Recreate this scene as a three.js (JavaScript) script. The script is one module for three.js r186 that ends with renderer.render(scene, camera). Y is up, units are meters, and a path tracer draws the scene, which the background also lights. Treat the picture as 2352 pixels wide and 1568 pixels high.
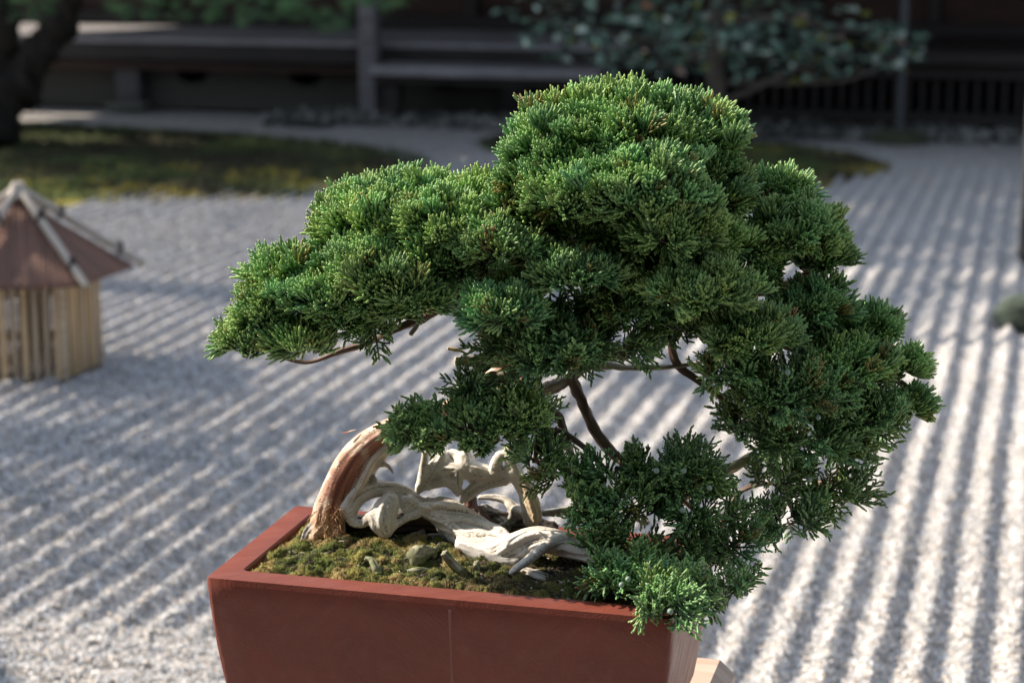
import * as THREE from 'three';
import { mergeGeometries, toCreasedNormals } from 'three/addons/utils/BufferGeometryUtils.js';
import { ImprovedNoise } from 'three/addons/math/ImprovedNoise.js';

// ---------------------------------------------------------------- camera, sky, sun, exposure
const scene = new THREE.Scene();
const CAM_H = 1.55, PITCH = THREE.MathUtils.degToRad(12.4), FPX = 4573;   // focal length in units of a 2352 x 1568 frame
const camera = new THREE.PerspectiveCamera(THREE.MathUtils.radToDeg(2 * Math.atan(784 / FPX)), 1.5, 0.05, 900);
camera.position.set(0, CAM_H, 0);
camera.rotation.set(-PITCH, 0, 0);
camera.focus = 2.40;
camera.userData.fStop = 4.6;

const SUN_AZ = 17.5, SUN_EL = 37;
const SUN = (() => { const a = THREE.MathUtils.degToRad(SUN_AZ), e = THREE.MathUtils.degToRad(SUN_EL);
  return new THREE.Vector3(-Math.cos(a) * Math.cos(e), Math.sin(e), -Math.sin(a) * Math.cos(e)); })();
const SKY_GAIN = 0.47;
{ // clear afternoon sky: deep above, pale at the horizon, warmer around the sun
  const W = 512, H = 256, data = new Float32Array(W * H * 4), d = new THREE.Vector3();
  for (let j = 0; j < H; j++) for (let i = 0; i < W; i++) {
    const lat = ((j + 0.5) / H - 0.5) * Math.PI, lon = ((i + 0.5) / W - 0.5) * 2 * Math.PI;
    d.set(Math.cos(lat) * Math.cos(lon), Math.sin(lat), Math.cos(lat) * Math.sin(lon));
    const y = Math.max(0, d.y), t = Math.pow(y, 0.55), c = d.dot(SUN);
    let r = 0.75 + (0.31 - 0.75) * t, g = 0.81 + (0.40 - 0.81) * t, b = 0.88 + (0.57 - 0.88) * t;
    const wide = 1.0 * Math.pow(0.5 + 0.5 * c, 4), glow = 0.6 * Math.pow(Math.max(0, c), 8) + 0.8 * Math.pow(Math.max(0, c), 60);
    r += glow * 1.0 + wide * 0.86; g += glow * 0.90 + wide * 0.93; b += glow * 0.76 + wide * 1.0;
    if (d.y < 0) { const k = Math.min(1, -d.y * 8); r += (0.22 - r) * k; g += (0.22 - g) * k; b += (0.22 - b) * k; }
    const o = (j * W + i) * 4; data[o] = r * SKY_GAIN; data[o + 1] = g * SKY_GAIN; data[o + 2] = b * SKY_GAIN; data[o + 3] = 1;
  }
  const sky = new THREE.DataTexture(data, W, H, THREE.RGBAFormat, THREE.FloatType);
  sky.mapping = THREE.EquirectangularReflectionMapping; sky.magFilter = THREE.LinearFilter; sky.needsUpdate = true;
  scene.background = sky; scene.environment = sky;
}
const sun = new THREE.DirectionalLight(new THREE.Color().setRGB(1.0, 0.85, 0.68), 5.0);
sun.position.copy(SUN).multiplyScalar(30).add(new THREE.Vector3(0, 0, -5)); sun.target.position.set(0, 0, -5);
sun.castShadow = true; sun.shadow.radius = 1; sun.shadow.mapSize.set(4096, 4096);
Object.assign(sun.shadow.camera, { left: -20, right: 20, top: 20, bottom: -20, near: 1, far: 80 });
scene.add(sun, sun.target);

const renderer = new THREE.WebGLRenderer({ antialias: true });
renderer.toneMapping = THREE.LinearToneMapping;
renderer.toneMappingExposure = 1.88;
renderer.shadowMap.enabled = true;

// ---------------------------------------------------------------- helpers
function rngOf(seed) { let a = seed >>> 0; return () => { a = (a + 0x6D2B79F5) | 0; let t = Math.imul(a ^ (a >>> 15), 1 | a); t = (t + Math.imul(t ^ (t >>> 7), 61 | t)) ^ t; return ((t ^ (t >>> 14)) >>> 0) / 4294967296; }; }
const NZ = new ImprovedNoise();
const noise = (x, y, z) => NZ.noise(x + 31.7, y + 11.3, z + 57.1);
function fbm(x, y, z, o = 4) { let s = 0, a = 0.5; for (let i = 0; i < o; i++) { s += a * noise(x, y, z); x *= 2.03; y *= 2.03; z *= 2.03; a *= 0.5; } return s; }
const clamp = THREE.MathUtils.clamp, lerp = THREE.MathUtils.lerp, smooth = (a, b, x) => { const t = clamp((x - a) / (b - a), 0, 1); return t * t * (3 - 2 * t); };
const V = (x, y, z) => new THREE.Vector3(x, y, z);
const CP = Math.cos(PITCH), SP = Math.sin(PITCH);
function ray(px, py) { const x = (px - 1176) / FPX, y = -(py - 784) / FPX; return V(x, y * CP - SP, -y * SP - CP); }
const onZ = (px, py, z) => { const d = ray(px, py), t = z / d.z; return V(d.x * t, CAM_H + d.y * t, z); };          // on the upright plane z
const onY = (px, py, y = 0) => { const d = ray(px, py), t = (y - CAM_H) / d.y; return V(d.x * t, y, d.z * t); };    // on the level plane y
// garden axes: u runs along the hall and the long side of the pot, v runs away from the camera along the raked furrows
const EU = V(0.9656, 0, 0.26), EV = V(0.26, 0, -0.9656);
const W = (u, y, v) => V(EU.x * u + EV.x * v, y, EU.z * u + EV.z * v);
const uOf = (p) => p.x * EU.x + p.z * EU.z, vOf = (p) => p.x * EV.x + p.z * EV.z;
const onV = (px, py, v) => { const d = ray(px, py), t = v / vOf(d); return V(d.x * t, CAM_H + d.y * t, d.z * t); };  // on the upright plane v
const TURN = -Math.atan2(0.26, 0.9656);      // rotation.y that lays local x along u

const counts = new Map();
function numbered(n) { const k = counts.get(n) ?? 0; counts.set(n, k + 1); return k ? n + '_' + String(k).padStart(3, '0') : n; }
function tag(o, label, category, group) { o.userData.label = label; o.userData.category = category; if (group) o.userData.group = group; return o; }
function thing(name, label, category, pos, group) { const g = new THREE.Group(); g.name = numbered(name); if (pos) g.position.copy(pos); tag(g, label, category, group); scene.add(g); return g; }
function shadow(m) { m.castShadow = true; m.receiveShadow = true; return m; }
function part(name, geo, mat, parent) { const m = shadow(new THREE.Mesh(geo, mat)); m.name = numbered(name); parent.add(m); return m; }
function struct(name, geo, mat, label) { const m = part(name, geo, mat, scene); m.userData.kind = 'structure'; if (label) m.userData.label = label; return m; }
const lin = (r, g, b) => new THREE.Color().setRGB(r, g, b);
function mat(c, rough = 0.8, extra = {}) { return new THREE.MeshStandardMaterial({ color: c, roughness: rough, ...extra }); }
function paint(geo, f) { const p = geo.attributes.position, n = geo.attributes.normal, c = new Float32Array(p.count * 3), q = V(0, 0, 0), m = V(0, 1, 0);
  for (let i = 0; i < p.count; i++) { q.fromBufferAttribute(p, i); if (n) m.fromBufferAttribute(n, i); const k = f(q, m, i); c[i * 3] = k[0]; c[i * 3 + 1] = k[1]; c[i * 3 + 2] = k[2]; }
  geo.setAttribute('color', new THREE.BufferAttribute(c, 3)); return geo; }
const mix3 = (a, b, t) => [a[0] + (b[0] - a[0]) * t, a[1] + (b[1] - a[1]) * t, a[2] + (b[2] - a[2]) * t];
const vertexMat = (rough = 0.8, extra = {}) => new THREE.MeshStandardMaterial({ color: 0xffffff, vertexColors: true, roughness: rough, ...extra });

// a path through points {p, r} sampled with rotation-minimising frames
function pathOf(list, seg) {
  const cv = new THREE.CatmullRomCurve3(list.map((a) => a.p), false, 'centripetal'), out = [];
  const n = list.length - 1; let prevN = null, prevT = null;
  for (let i = 0; i <= seg; i++) {
    const t = i / seg, p = cv.getPoint(t), T = cv.getTangent(t).normalize(), k = Math.min(n - 1, Math.floor(t * n)), f = t * n - k;
    const sf = f * f * (3 - 2 * f), r = lerp(list[k].r, list[k + 1].r, sf);
    let N; if (!prevN) { N = Math.abs(T.y) < 0.9 ? V(0, 1, 0) : V(1, 0, 0); } else N = prevN.clone();
    N.addScaledVector(T, -N.dot(T)).normalize(); prevN = N; prevT = T;
    out.push({ p, r, T, N, B: T.clone().cross(N), t, s: i ? out[i - 1].s + p.distanceTo(out[i - 1].p) : 0 });
  }
  return out;
}
// a limb: tapered sweep with lobes and lengthwise grain; color(theta, s, grain, point) -> linear rgb
function limb(list, o = {}) {
  const seg = o.seg ?? 40, rad = o.rad ?? 14, path = pathOf(list, seg), pos = [], col = [], idx = [], seed = o.seed ?? 1, lobe = o.lobe ?? 0.16, grain = o.grain ?? 0.06, twist = o.twist ?? 6;
  const bumps = o.bumps ?? 0.1;
  for (let i = 0; i <= seg; i++) {
    const f = path[i];
    for (let j = 0; j < rad; j++) {
      const a = j / rad * 2 * Math.PI, th = a + f.s * twist, cx = Math.cos(th), sx = Math.sin(th), rs = Math.max(f.r, 1e-4);
      const g = noise(cx * 3.1 + seed * 7, sx * 3.1, f.s * 9 + seed), l = noise(cx * 1.1 + seed * 3, sx * 1.1 + 5, f.s * 5), b = noise(seed, f.s * 22, cx);
      const fine = o.fine ? o.fine * fbm(f.p.x * 90 + cx * 1.7, f.p.y * 90 + sx * 1.7, f.p.z * 90, 3) : 0, r = rs * (1 + l * lobe * 2 + g * grain * 2 + b * bumps * 2 + fine);
      const q = f.p.clone().addScaledVector(f.N, Math.cos(a) * r * (o.flat ?? 1)).addScaledVector(f.B, Math.sin(a) * r);
      pos.push(q.x, q.y, q.z);
      if (o.color) { const c = o.color(th, f.s, g, q, f.t); col.push(...c); }
    }
  }
  for (let i = 0; i < seg; i++) for (let j = 0; j < rad; j++) { const a = i * rad + j, b = i * rad + (j + 1) % rad, c = a + rad, d = b + rad; idx.push(a, b, c, b, d, c); }
  const caps = [[0, 0, -1], [seg, seg * rad, 1]];
  for (const [k, base, dir] of caps) { const f = path[k], q = f.p.clone().addScaledVector(f.T, dir * f.r * (o.capOut ?? 0.5)), n = pos.length / 3; pos.push(q.x, q.y, q.z); if (o.color) col.push(...o.color(0, f.s, 0, q, f.t));
    for (let j = 0; j < rad; j++) { const a = base + j, b = base + (j + 1) % rad; dir < 0 ? idx.push(a, n, b) : idx.push(a, b, n); } }
  const g = new THREE.BufferGeometry(); g.setAttribute('position', new THREE.Float32BufferAttribute(pos, 3)); if (o.color) g.setAttribute('color', new THREE.Float32BufferAttribute(col, 3));
  g.setIndex(idx); g.computeVertexNormals(); return g;
}
function box(w, h, d, bevel = 0.004) { // box with chamfered edges, centred
  const b = Math.min(bevel, w / 3, h / 3, d / 3), s = new THREE.Shape(), x = w / 2 - b, y = h / 2 - b;
  s.moveTo(-x, -y); s.lineTo(x, -y); s.lineTo(x, y); s.lineTo(-x, y); s.closePath();
  const g = new THREE.ExtrudeGeometry(s, { depth: d - 2 * b, bevelEnabled: true, bevelThickness: b, bevelSize: b, bevelSegments: 1, steps: 1 }); g.translate(0, 0, -(d - 2 * b) / 2); return g;
}
function placed(geo, pos, ry = 0) { geo.rotateY(ry); geo.translate(pos.x, pos.y, pos.z); return geo; }
function pixels(size, f, srgb) { const data = new Uint8Array(size * size * 4); for (let j = 0; j < size; j++) for (let i = 0; i < size; i++) { const c = f(i, j), o = (j * size + i) * 4; data[o] = clamp(c[0], 0, 1) * 255; data[o + 1] = clamp(c[1], 0, 1) * 255; data[o + 2] = clamp(c[2], 0, 1) * 255; data[o + 3] = 255; }
  const t = new THREE.DataTexture(data, size, size); t.wrapS = t.wrapT = THREE.RepeatWrapping; t.magFilter = THREE.LinearFilter; if (srgb) t.colorSpace = THREE.SRGBColorSpace; t.needsUpdate = true; return t; }
const toS = (x) => x <= 0.0031308 ? x * 12.92 : 1.055 * Math.pow(x, 1 / 2.4) - 0.055;

// wood with long grain: colour and bump, tiling
function woodMaps(seed, light, dark, stretch = 14) {
  const S = 256, wrapN = (x, y, kx, ky) => { const a = x / S * 2 * Math.PI, b = y / S * 2 * Math.PI; return noise(Math.cos(a) * kx + seed, Math.sin(a) * kx + Math.cos(b) * ky, Math.sin(b) * ky + seed * 2); };
  const f = (i, j) => clamp(0.5 + 0.9 * wrapN(i, j, 0.6, stretch * 0.5) + 0.5 * wrapN(i, j, 1.5, stretch), 0, 1);
  return { map: pixels(S, (i, j) => mix3(dark, light, f(i, j)).map(toS), true), bump: pixels(S, (i, j) => { const k = f(i, j); return [k, k, k]; }) };
}
// ---------------------------------------------------------------- gravel court
const rg = rngOf(11);
const gravelTex = (() => {
  const S = 1024, hgt = new Float32Array(S * S), col = new Float32Array(S * S * 3).fill(0.2);
  for (let k = 0; k < 33000; k++) {
    const cx = rg() * S, cy = rg() * S, r = 2.8 + rg() * rg() * 6.5, e = 0.65 + rg() * 0.35, an = rg() * 3.14, ca = Math.cos(an), sa = Math.sin(an);
    const tone = 0.28 + 0.52 * Math.pow(rg(), 1.1), hue = rg(); let c = [tone, tone, tone * 1.01];
    if (hue < 0.22) c = [tone * 1.07, tone * 0.97, tone * 0.87]; else if (hue < 0.42) c = [tone * 0.9, tone * 0.96, tone * 1.05]; else if (hue < 0.5) c = [tone * 0.5, tone * 0.52, tone * 0.55]; else if (hue > 0.93) c = [0.85, 0.85, 0.85];
    const R = Math.ceil(r), lift = rg() * 0.25;
    for (let y = -R; y <= R; y++) for (let x = -R; x <= R; x++) {
      const a = (x * ca + y * sa) / r, b = (-x * sa + y * ca) / (r * e), q = a * a + b * b; if (q > 1) continue;
      const h = lift + Math.sqrt(1 - q) * r / 9, o = (((cy + y + S) | 0) % S) * S + (((cx + x + S) | 0) % S);
      if (h > hgt[o]) { hgt[o] = h; col[o * 3] = c[0]; col[o * 3 + 1] = c[1]; col[o * 3 + 2] = c[2]; }
    }
  }
  return { map: pixels(S, (i, j) => { const o = (j * S + i) * 3; return [toS(col[o]), toS(col[o + 1]), toS(col[o + 2])]; }, true), bump: pixels(S, (i, j) => { const h = hgt[j * S + i]; return [h, h, h]; }) };
})();
const gravelMat = new THREE.MeshStandardMaterial({ map: gravelTex.map, bumpMap: gravelTex.bump, bumpScale: 0.010, roughness: 0.92, vertexColors: true });
const PITCH_F = 0.0955, V_EDGE = 3.72;
function furrow(u, v) { // height of the raked gravel
  const w = u + 0.012 * noise(u * 0.9, v * 0.7, 3) + 0.004 * noise(u * 5, v * 4, 9);
  const ph = w / PITCH_F, c = Math.cos(ph * 2 * Math.PI), far = 1 - smooth(10.6, 12.6, v + u * 0.15);
  const amp = (0.0150 + 0.003 * noise(u * 3.1, v * 1.3, 20)) * smooth(V_EDGE - 0.12, V_EDGE + 0.22, v + 0.05 * noise(u * 4, 0, 7)) * far;
  let h = amp * (c + 0.22 * Math.cos(ph * 4 * Math.PI));
  const bord = (1 - smooth(V_EDGE - 0.1, V_EDGE + 0.12, v)); h += bord * 0.006 * Math.cos(v / 0.085 * 2 * Math.PI + noise(u * 3, v, 2) * 2);
  return h + 0.0042 * noise(u * 13, v * 13, 1) + 0.0045 * noise(u * 37, v * 37, 4) + 0.006 * noise(u * 2.2, v * 2.2, 5);
}
{
  const us = [], vs = []; for (let u = -4.9; u <= 4.7; u += 0.0118) us.push(u); for (let v = 2.6; v < 14.2; v += 0.028 + 0.0035 * (v - 2.6)) vs.push(v);
  const pos = new Float32Array(us.length * vs.length * 3), uv = new Float32Array(us.length * vs.length * 2), col = new Float32Array(us.length * vs.length * 3), idx = [];
  for (let j = 0, k = 0; j < vs.length; j++) for (let i = 0; i < us.length; i++, k++) {
    const p = W(us[i], furrow(us[i], vs[j]), vs[j]); pos.set([p.x, p.y, p.z], k * 3); uv.set([us[i] / 0.95, vs[j] / 0.95], k * 2);
    const t = 1 + 0.12 * fbm(us[i] * 1.4, vs[j] * 1.4, 4, 3) + 0.10 * noise(us[i] * 23, vs[j] * 23, 8), w = 0.02 * noise(us[i] * 3, vs[j] * 3, 2); col.set([t * (0.985 + w), t * 0.99, t * (1.01 - w)], k * 3);
    if (i && j) { const a = k - us.length - 1, b = k - us.length, c = k - 1; idx.push(a, b, c, b, k, c); }
  }
  const g = new THREE.BufferGeometry(); g.setAttribute('position', new THREE.BufferAttribute(pos, 3)); g.setAttribute('uv', new THREE.BufferAttribute(uv, 2)); g.setAttribute('color', new THREE.BufferAttribute(col, 3)); g.setIndex(idx); g.computeVertexNormals();
  struct('raked_gravel', g, gravelMat, 'pale grey gravel raked into long parallel ridges');
}
{ // the court goes on to the horizon just below the raked bed
  const g = new THREE.PlaneGeometry(800, 800, 1, 1); g.rotateX(-Math.PI / 2); g.translate(0, -0.03, 0); const uv = g.attributes.uv; for (let i = 0; i < uv.count; i++) uv.setXY(i, uv.getX(i) * 800, uv.getY(i) * 800);
  paint(g, () => [1, 1, 1]); struct('ground', g, gravelMat, 'level gravel ground');
}
{ // loose pebbles on the nearer ridges
  const base = new THREE.IcosahedronGeometry(1, 0), p = base.attributes.position, keep = new Map();
  for (let i = 0; i < p.count; i++) { const k = [p.getX(i), p.getY(i), p.getZ(i)].map((x) => x.toFixed(3)).join(); if (!keep.has(k)) keep.set(k, 0.75 + rg() * 0.45); const s = keep.get(k); p.setXYZ(i, p.getX(i) * s, p.getY(i) * s * 0.75, p.getZ(i) * s); } base.computeVertexNormals();
  const mats = [], cols = [], q = new THREE.Quaternion(), e = new THREE.Euler(), c = V(0, 0, 0), s = V(0, 0, 0);
  const N = 130000;
  for (let k = 0; k < N; k++) {
    const py = 640 + 990 * Math.sqrt(rg()) , px = -60 + rg() * 2480, g0 = onY(px, py, 0.0); const u = uOf(g0), v = vOf(g0); if (v < 2.8 || v > 9) continue;
    c.copy(W(u, furrow(u, v) + 0.001, v)); const r = (0.0026 + 0.0036 * rg() * rg()) ; s.set(r * (0.8 + rg() * 0.6), r, r * (0.8 + rg() * 0.5)); q.setFromEuler(e.set(rg() * 6, rg() * 6, rg() * 6));
    mats.push(new THREE.Matrix4().compose(c, q, s)); const t = 0.20 + 0.62 * rg(), h = rg(); cols.push(h < 0.25 ? lin(t * 1.06, t * 0.96, t * 0.86) : h < 0.5 ? lin(t * 0.9, t * 0.96, t * 1.04) : h < 0.57 ? lin(t * 0.45, t * 0.46, t * 0.48) : lin(t, t, t));
  }
  const im = new THREE.InstancedMesh(base, mat(lin(1, 1, 1), 0.9), mats.length); mats.forEach((m, i) => { im.setMatrixAt(i, m); im.setColorAt(i, cols[i]); });
  im.name = 'gravel'; shadow(im); im.userData.kind = 'stuff'; tag(im, 'loose pale pebbles lying over the raked gravel ridges', 'gravel'); scene.add(im);
}

// ---------------------------------------------------------------- moss banks far behind
function tuftGeo(n, h, w, seed, spread = 0.5) { const r = rngOf(seed), pos = [], idx = [], col = [];
  for (let k = 0; k < n; k++) { const a = r() * 6.283, d = V(Math.cos(a) * spread * r(), 1, Math.sin(a) * spread * r()).normalize(), l = h * (0.6 + 0.5 * r()), x = V(-d.z, 0.2, d.x).normalize(), z = x.clone().cross(d), b0 = V((r() - 0.5) * w * 3, 0, (r() - 0.5) * w * 3), o = pos.length / 3;
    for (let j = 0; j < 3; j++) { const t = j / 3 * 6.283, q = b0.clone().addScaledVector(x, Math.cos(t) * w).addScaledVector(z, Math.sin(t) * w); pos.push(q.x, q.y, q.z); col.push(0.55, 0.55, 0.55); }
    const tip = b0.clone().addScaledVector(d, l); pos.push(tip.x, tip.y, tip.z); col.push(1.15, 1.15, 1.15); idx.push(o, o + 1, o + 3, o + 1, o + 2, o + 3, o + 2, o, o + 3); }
  const g = new THREE.BufferGeometry(); g.setAttribute('position', new THREE.Float32BufferAttribute(pos, 3)); g.setAttribute('color', new THREE.Float32BufferAttribute(col, 3)); g.setIndex(idx); g.computeVertexNormals(); return g; }
function inside(poly, x, z) { let c = false; for (let i = 0, j = poly.length - 1; i < poly.length; j = i++) { const a = poly[i], b = poly[j]; if ((a.z > z) !== (b.z > z) && x < (b.x - a.x) * (z - a.z) / (b.z - a.z) + a.x) c = !c; } return c; }
function edgeDist(poly, x, z) { let m = 1e9; for (let i = 0; i < poly.length; i++) { const a = poly[i], b = poly[(i + 1) % poly.length], dx = b.x - a.x, dz = b.z - a.z, t = clamp(((x - a.x) * dx + (z - a.z) * dz) / (dx * dx + dz * dz + 1e-9), 0, 1); m = Math.min(m, Math.hypot(x - a.x - dx * t, z - a.z - dz * t)); } return m; }
function mossBank(px, height, label, seed, yellow) {
  const poly = new THREE.CatmullRomCurve3(px.map(([x, y]) => onY(x, y)), true).getPoints(90); let x0 = 1e9, x1 = -1e9, z0 = 1e9, z1 = -1e9; poly.forEach((p) => { x0 = Math.min(x0, p.x); x1 = Math.max(x1, p.x); z0 = Math.min(z0, p.z); z1 = Math.max(z1, p.z); });
  const N = 110, M = 70, pos = [], idx = [], H = (x, z) => { const d = inside(poly, x, z) ? edgeDist(poly, x, z) : -edgeDist(poly, x, z); return -0.05 + smooth(-0.05, 0.7, d + 0.12 * noise(x * 3, z * 3, seed)) * height * 0.4 + 0.045 * smooth(-0.06, 0.08, d) + 0.03 * fbm(x * 5, z * 5, seed, 3); };
  for (let j = 0; j <= M; j++) for (let i = 0; i <= N; i++) { const x = lerp(x0 - 0.15, x1 + 0.15, i / N), z = lerp(z0 - 0.15, z1 + 0.15, j / M); pos.push(x, H(x, z), z); }
  for (let j = 0; j < M; j++) for (let i = 0; i < N; i++) { const a = j * (N + 1) + i, b = a + 1, c = a + N + 1, d = c + 1; idx.push(a, c, b, b, c, d); }
  const g = new THREE.BufferGeometry(); g.setAttribute('position', new THREE.Float32BufferAttribute(pos, 3)); g.setIndex(idx); g.computeVertexNormals();
  const hue = (x, z) => { const a = smooth(-0.15, 0.25, fbm(x * 1.3, z * 2.2, seed + 3, 3)), b = smooth(0.04, 0.32, fbm(x * 2.2, z * 6, seed + 9, 3)) * yellow(x, z); return mix3(mix3([0.035, 0.034, 0.016], [0.065, 0.10, 0.026], a), [0.42, 0.36, 0.06], b); };  // yellow paints a sunlit strip into the front of the long bank
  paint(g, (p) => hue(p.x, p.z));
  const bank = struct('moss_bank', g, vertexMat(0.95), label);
  const tg = tuftGeo(9, 0.035, 0.004, seed, 0.7), r = rngOf(seed), ms = [], cs = [], q = new THREE.Quaternion();
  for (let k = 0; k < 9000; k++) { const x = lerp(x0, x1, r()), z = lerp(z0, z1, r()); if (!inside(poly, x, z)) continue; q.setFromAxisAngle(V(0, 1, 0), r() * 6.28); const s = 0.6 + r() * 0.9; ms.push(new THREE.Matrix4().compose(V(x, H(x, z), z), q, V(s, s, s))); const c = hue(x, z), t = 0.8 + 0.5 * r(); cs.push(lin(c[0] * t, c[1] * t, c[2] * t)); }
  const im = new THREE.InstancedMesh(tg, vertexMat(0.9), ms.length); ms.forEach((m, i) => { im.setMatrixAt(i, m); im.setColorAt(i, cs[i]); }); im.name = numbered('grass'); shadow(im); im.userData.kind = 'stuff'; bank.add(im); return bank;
}
mossBank([[-260, 330], [-120, 292], [120, 286], [330, 298], [560, 310], [800, 330], [950, 352], [1010, 384], [930, 425], [720, 455], [480, 466], [220, 468], [-60, 478], [-300, 470]], 0.10, 'long dark moss bank with a sunlit strip painted yellow behind the thatched bamboo hut', 5, (x, z) => smooth(-11.9, -11.2, z));
mossBank([[1085, 335], [1160, 312], [1420, 312], [1720, 328], [1880, 342], [2030, 372], [2050, 392], [1960, 414], [1850, 440], [1600, 452], [1380, 420], [1180, 362]], 0.06, 'green moss bank behind the bonsai crown', 8, (x, z) => 0.12 + 0.5 * smooth(1.0, 2.2, x));
// ---------------------------------------------------------------- temple hall with veranda
const woodGrey = woodMaps(3, [0.34, 0.34, 0.37], [0.17, 0.17, 0.19], 16), woodDark = woodMaps(9, [0.026, 0.022, 0.022], [0.012, 0.010, 0.010], 16), woodRed = woodMaps(17, [0.05, 0.021, 0.016], [0.02, 0.010, 0.008], 12);
const woodMid = woodMaps(13, [0.07, 0.07, 0.078], [0.036, 0.036, 0.04], 16);
const woodPil = woodMaps(19, [0.20, 0.20, 0.22], [0.10, 0.10, 0.115], 16);
const M = {
  pillarWood: new THREE.MeshStandardMaterial({ map: woodPil.map, bumpMap: woodPil.bump, bumpScale: 0.002, roughness: 0.7 }),
  postWood: new THREE.MeshStandardMaterial({ map: woodMid.map, bumpMap: woodMid.bump, bumpScale: 0.002, roughness: 0.7 }),
  greyWood: new THREE.MeshStandardMaterial({ map: woodGrey.map, bumpMap: woodGrey.bump, bumpScale: 0.002, roughness: 0.6 }),
  darkWood: new THREE.MeshStandardMaterial({ map: woodDark.map, bumpMap: woodDark.bump, bumpScale: 0.002, roughness: 0.7 }),
  redWood: new THREE.MeshStandardMaterial({ map: woodRed.map, bumpMap: woodRed.bump, bumpScale: 0.002, roughness: 0.75 }),
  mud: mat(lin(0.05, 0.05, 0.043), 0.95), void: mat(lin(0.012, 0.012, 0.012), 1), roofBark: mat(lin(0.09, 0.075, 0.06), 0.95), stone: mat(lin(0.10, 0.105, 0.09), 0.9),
};
const VF = 13.95;   // front edge of the veranda floor
const uPix = (px, py, v) => uOf(onV(px, py, v));
const slabAt = (name, u0, u1, y0, y1, v0, v1, m, parent, bevel = 0.008) => part(name, placed(box(u1 - u0, y1 - y0, v1 - v0, bevel), W((u0 + u1) / 2, (y0 + y1) / 2, (v0 + v1) / 2), TURN), m, parent);
const hall = thing('temple_hall', 'dark wooden temple hall with a low grey veranda along the gravel court', 'building');
{
  const uL = -11, uStep = uPix(862, 110, VF - 0.3), uR = uPix(1440, 130, VF), uEnd = 11, FY = 0.555;
  for (let k = 0; k < 8; k++) slabAt('floor_plank', uL, uR, FY - 0.035, FY - (k % 3) * 0.0015, VF + 0.006 + k * 0.205, VF + 0.2 + k * 0.205, M.greyWood, hall, 0.006);
  slabAt('fascia_board', uL, uR, FY - 0.165, FY - 0.037, VF + 0.02, VF + 0.08, M.darkWood, hall);
  slabAt('floor_beam', uL, uR, FY - 0.245, FY - 0.178, VF + 0.1, VF + 0.22, M.redWood, hall);
  // mud wall under the floor, pierced by round vents
  const uw0 = uL, uw1 = uR + 0.5, s = new THREE.Shape(); s.moveTo(uw0, 0); s.lineTo(uw1, 0); s.lineTo(uw1, 0.36); s.lineTo(uw0, 0.36); s.closePath();
  for (const [x, y] of [[441, 165], [700, 176], [1018, 182]]) { const p = onV(x, y, VF + 0.3), hole = new THREE.Path(); hole.absellipse(uOf(p), clamp(p.y, 0.17, 0.27), 0.125, 0.075, 0, Math.PI * 2, true, 0); s.holes.push(hole); }
  const wall = new THREE.ExtrudeGeometry(s, { depth: 0.12, bevelEnabled: false, curveSegments: 20 }); wall.applyMatrix4(new THREE.Matrix4().makeBasis(EU, V(0, 1, 0), EV.clone().negate())); const o = W(0, 0, VF + 0.42); wall.translate(o.x, o.y, o.z);
  part('mud_wall', wall, M.mud, hall);
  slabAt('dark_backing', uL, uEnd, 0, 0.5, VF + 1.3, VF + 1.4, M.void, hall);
  // short floor posts on stones
  for (const [x, w] of [[288, 0.2], [-140, 0.2], [1180, 0.18]]) { const u = uPix(x, 150, VF + 0.15); slabAt('floor_post', u - w / 2, u + w / 2, 0.05, FY - 0.247, VF + 0.16, VF + 0.29, M.postWood, hall); slabAt('base_stone', u - w * 0.8, u + w * 0.8, 0, 0.052, VF + 0.08, VF + 0.295, M.stone, hall, 0.02); }
  // tall pillar
  for (const px of [850, -640]) { const u = uPix(px, 130, VF - 0.12); slabAt('pillar', u - 0.066, u + 0.066, 0.06, 3.3, VF - 0.19, VF - 0.06, M.pillarWood, hall, 0.012); slabAt('base_stone', u - 0.16, u + 0.16, 0, 0.062, VF - 0.29, VF + 0.0, M.stone, hall, 0.025); }
  // lower step board to the right of the pillar
  slabAt('step_board', uStep + 0.03, uR - 0.08, 0.36, 0.425, VF - 0.5, VF - 0.04, M.greyWood, hall, 0.01);
  slabAt('step_board', uStep + 0.03, uR - 0.08, 0.298, 0.357, VF - 0.44, VF - 0.08, M.darkWood, hall, 0.008);
  for (const f of [0.08, 0.92]) { const u = lerp(uStep, uR, f); slabAt('step_post', u - 0.05, u + 0.05, 0, 0.297, VF - 0.36, VF - 0.24, M.darkWood, hall); }
  // hall wall: boarded panels between posts
  for (let k = 0; k < 24; k++) { const u = uL + k * 0.92; slabAt('wall_panel', u + 0.05, u + 0.87, 0.6, 3.2, VF + 1.78 - (k % 2) * 0.004, VF + 1.86, M.redWood, hall); slabAt('wall_post', u - 0.048, u + 0.048, 0.56, 3.25, VF + 1.7, VF + 1.88, M.darkWood, hall); }
  slabAt('wall_rail', uL, uEnd, 0.56, 0.66, VF + 1.66, VF + 1.695, M.darkWood, hall);
  // the right wing: latticed footing, sill and dark boards
  const u0 = uR + 0.12; const wing = uPix(1700, 200, VF + 0.25);
  slabAt('sill_beam', u0, uEnd, 0.05, 0.13, VF + 0.15, VF + 0.33, M.darkWood, hall); slabAt('head_beam', u0, uEnd, 0.365, 0.47, VF + 0.15, VF + 0.33, M.darkWood, hall);
  for (let k = 0; k < 52; k++) { const u = u0 + 0.06 + k * 0.093; if (u > uEnd) break; slabAt('lattice_slat', u, u + 0.035, 0.132, 0.363, VF + 0.2, VF + 0.24, M.darkWood, hall, 0.004); }
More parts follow.
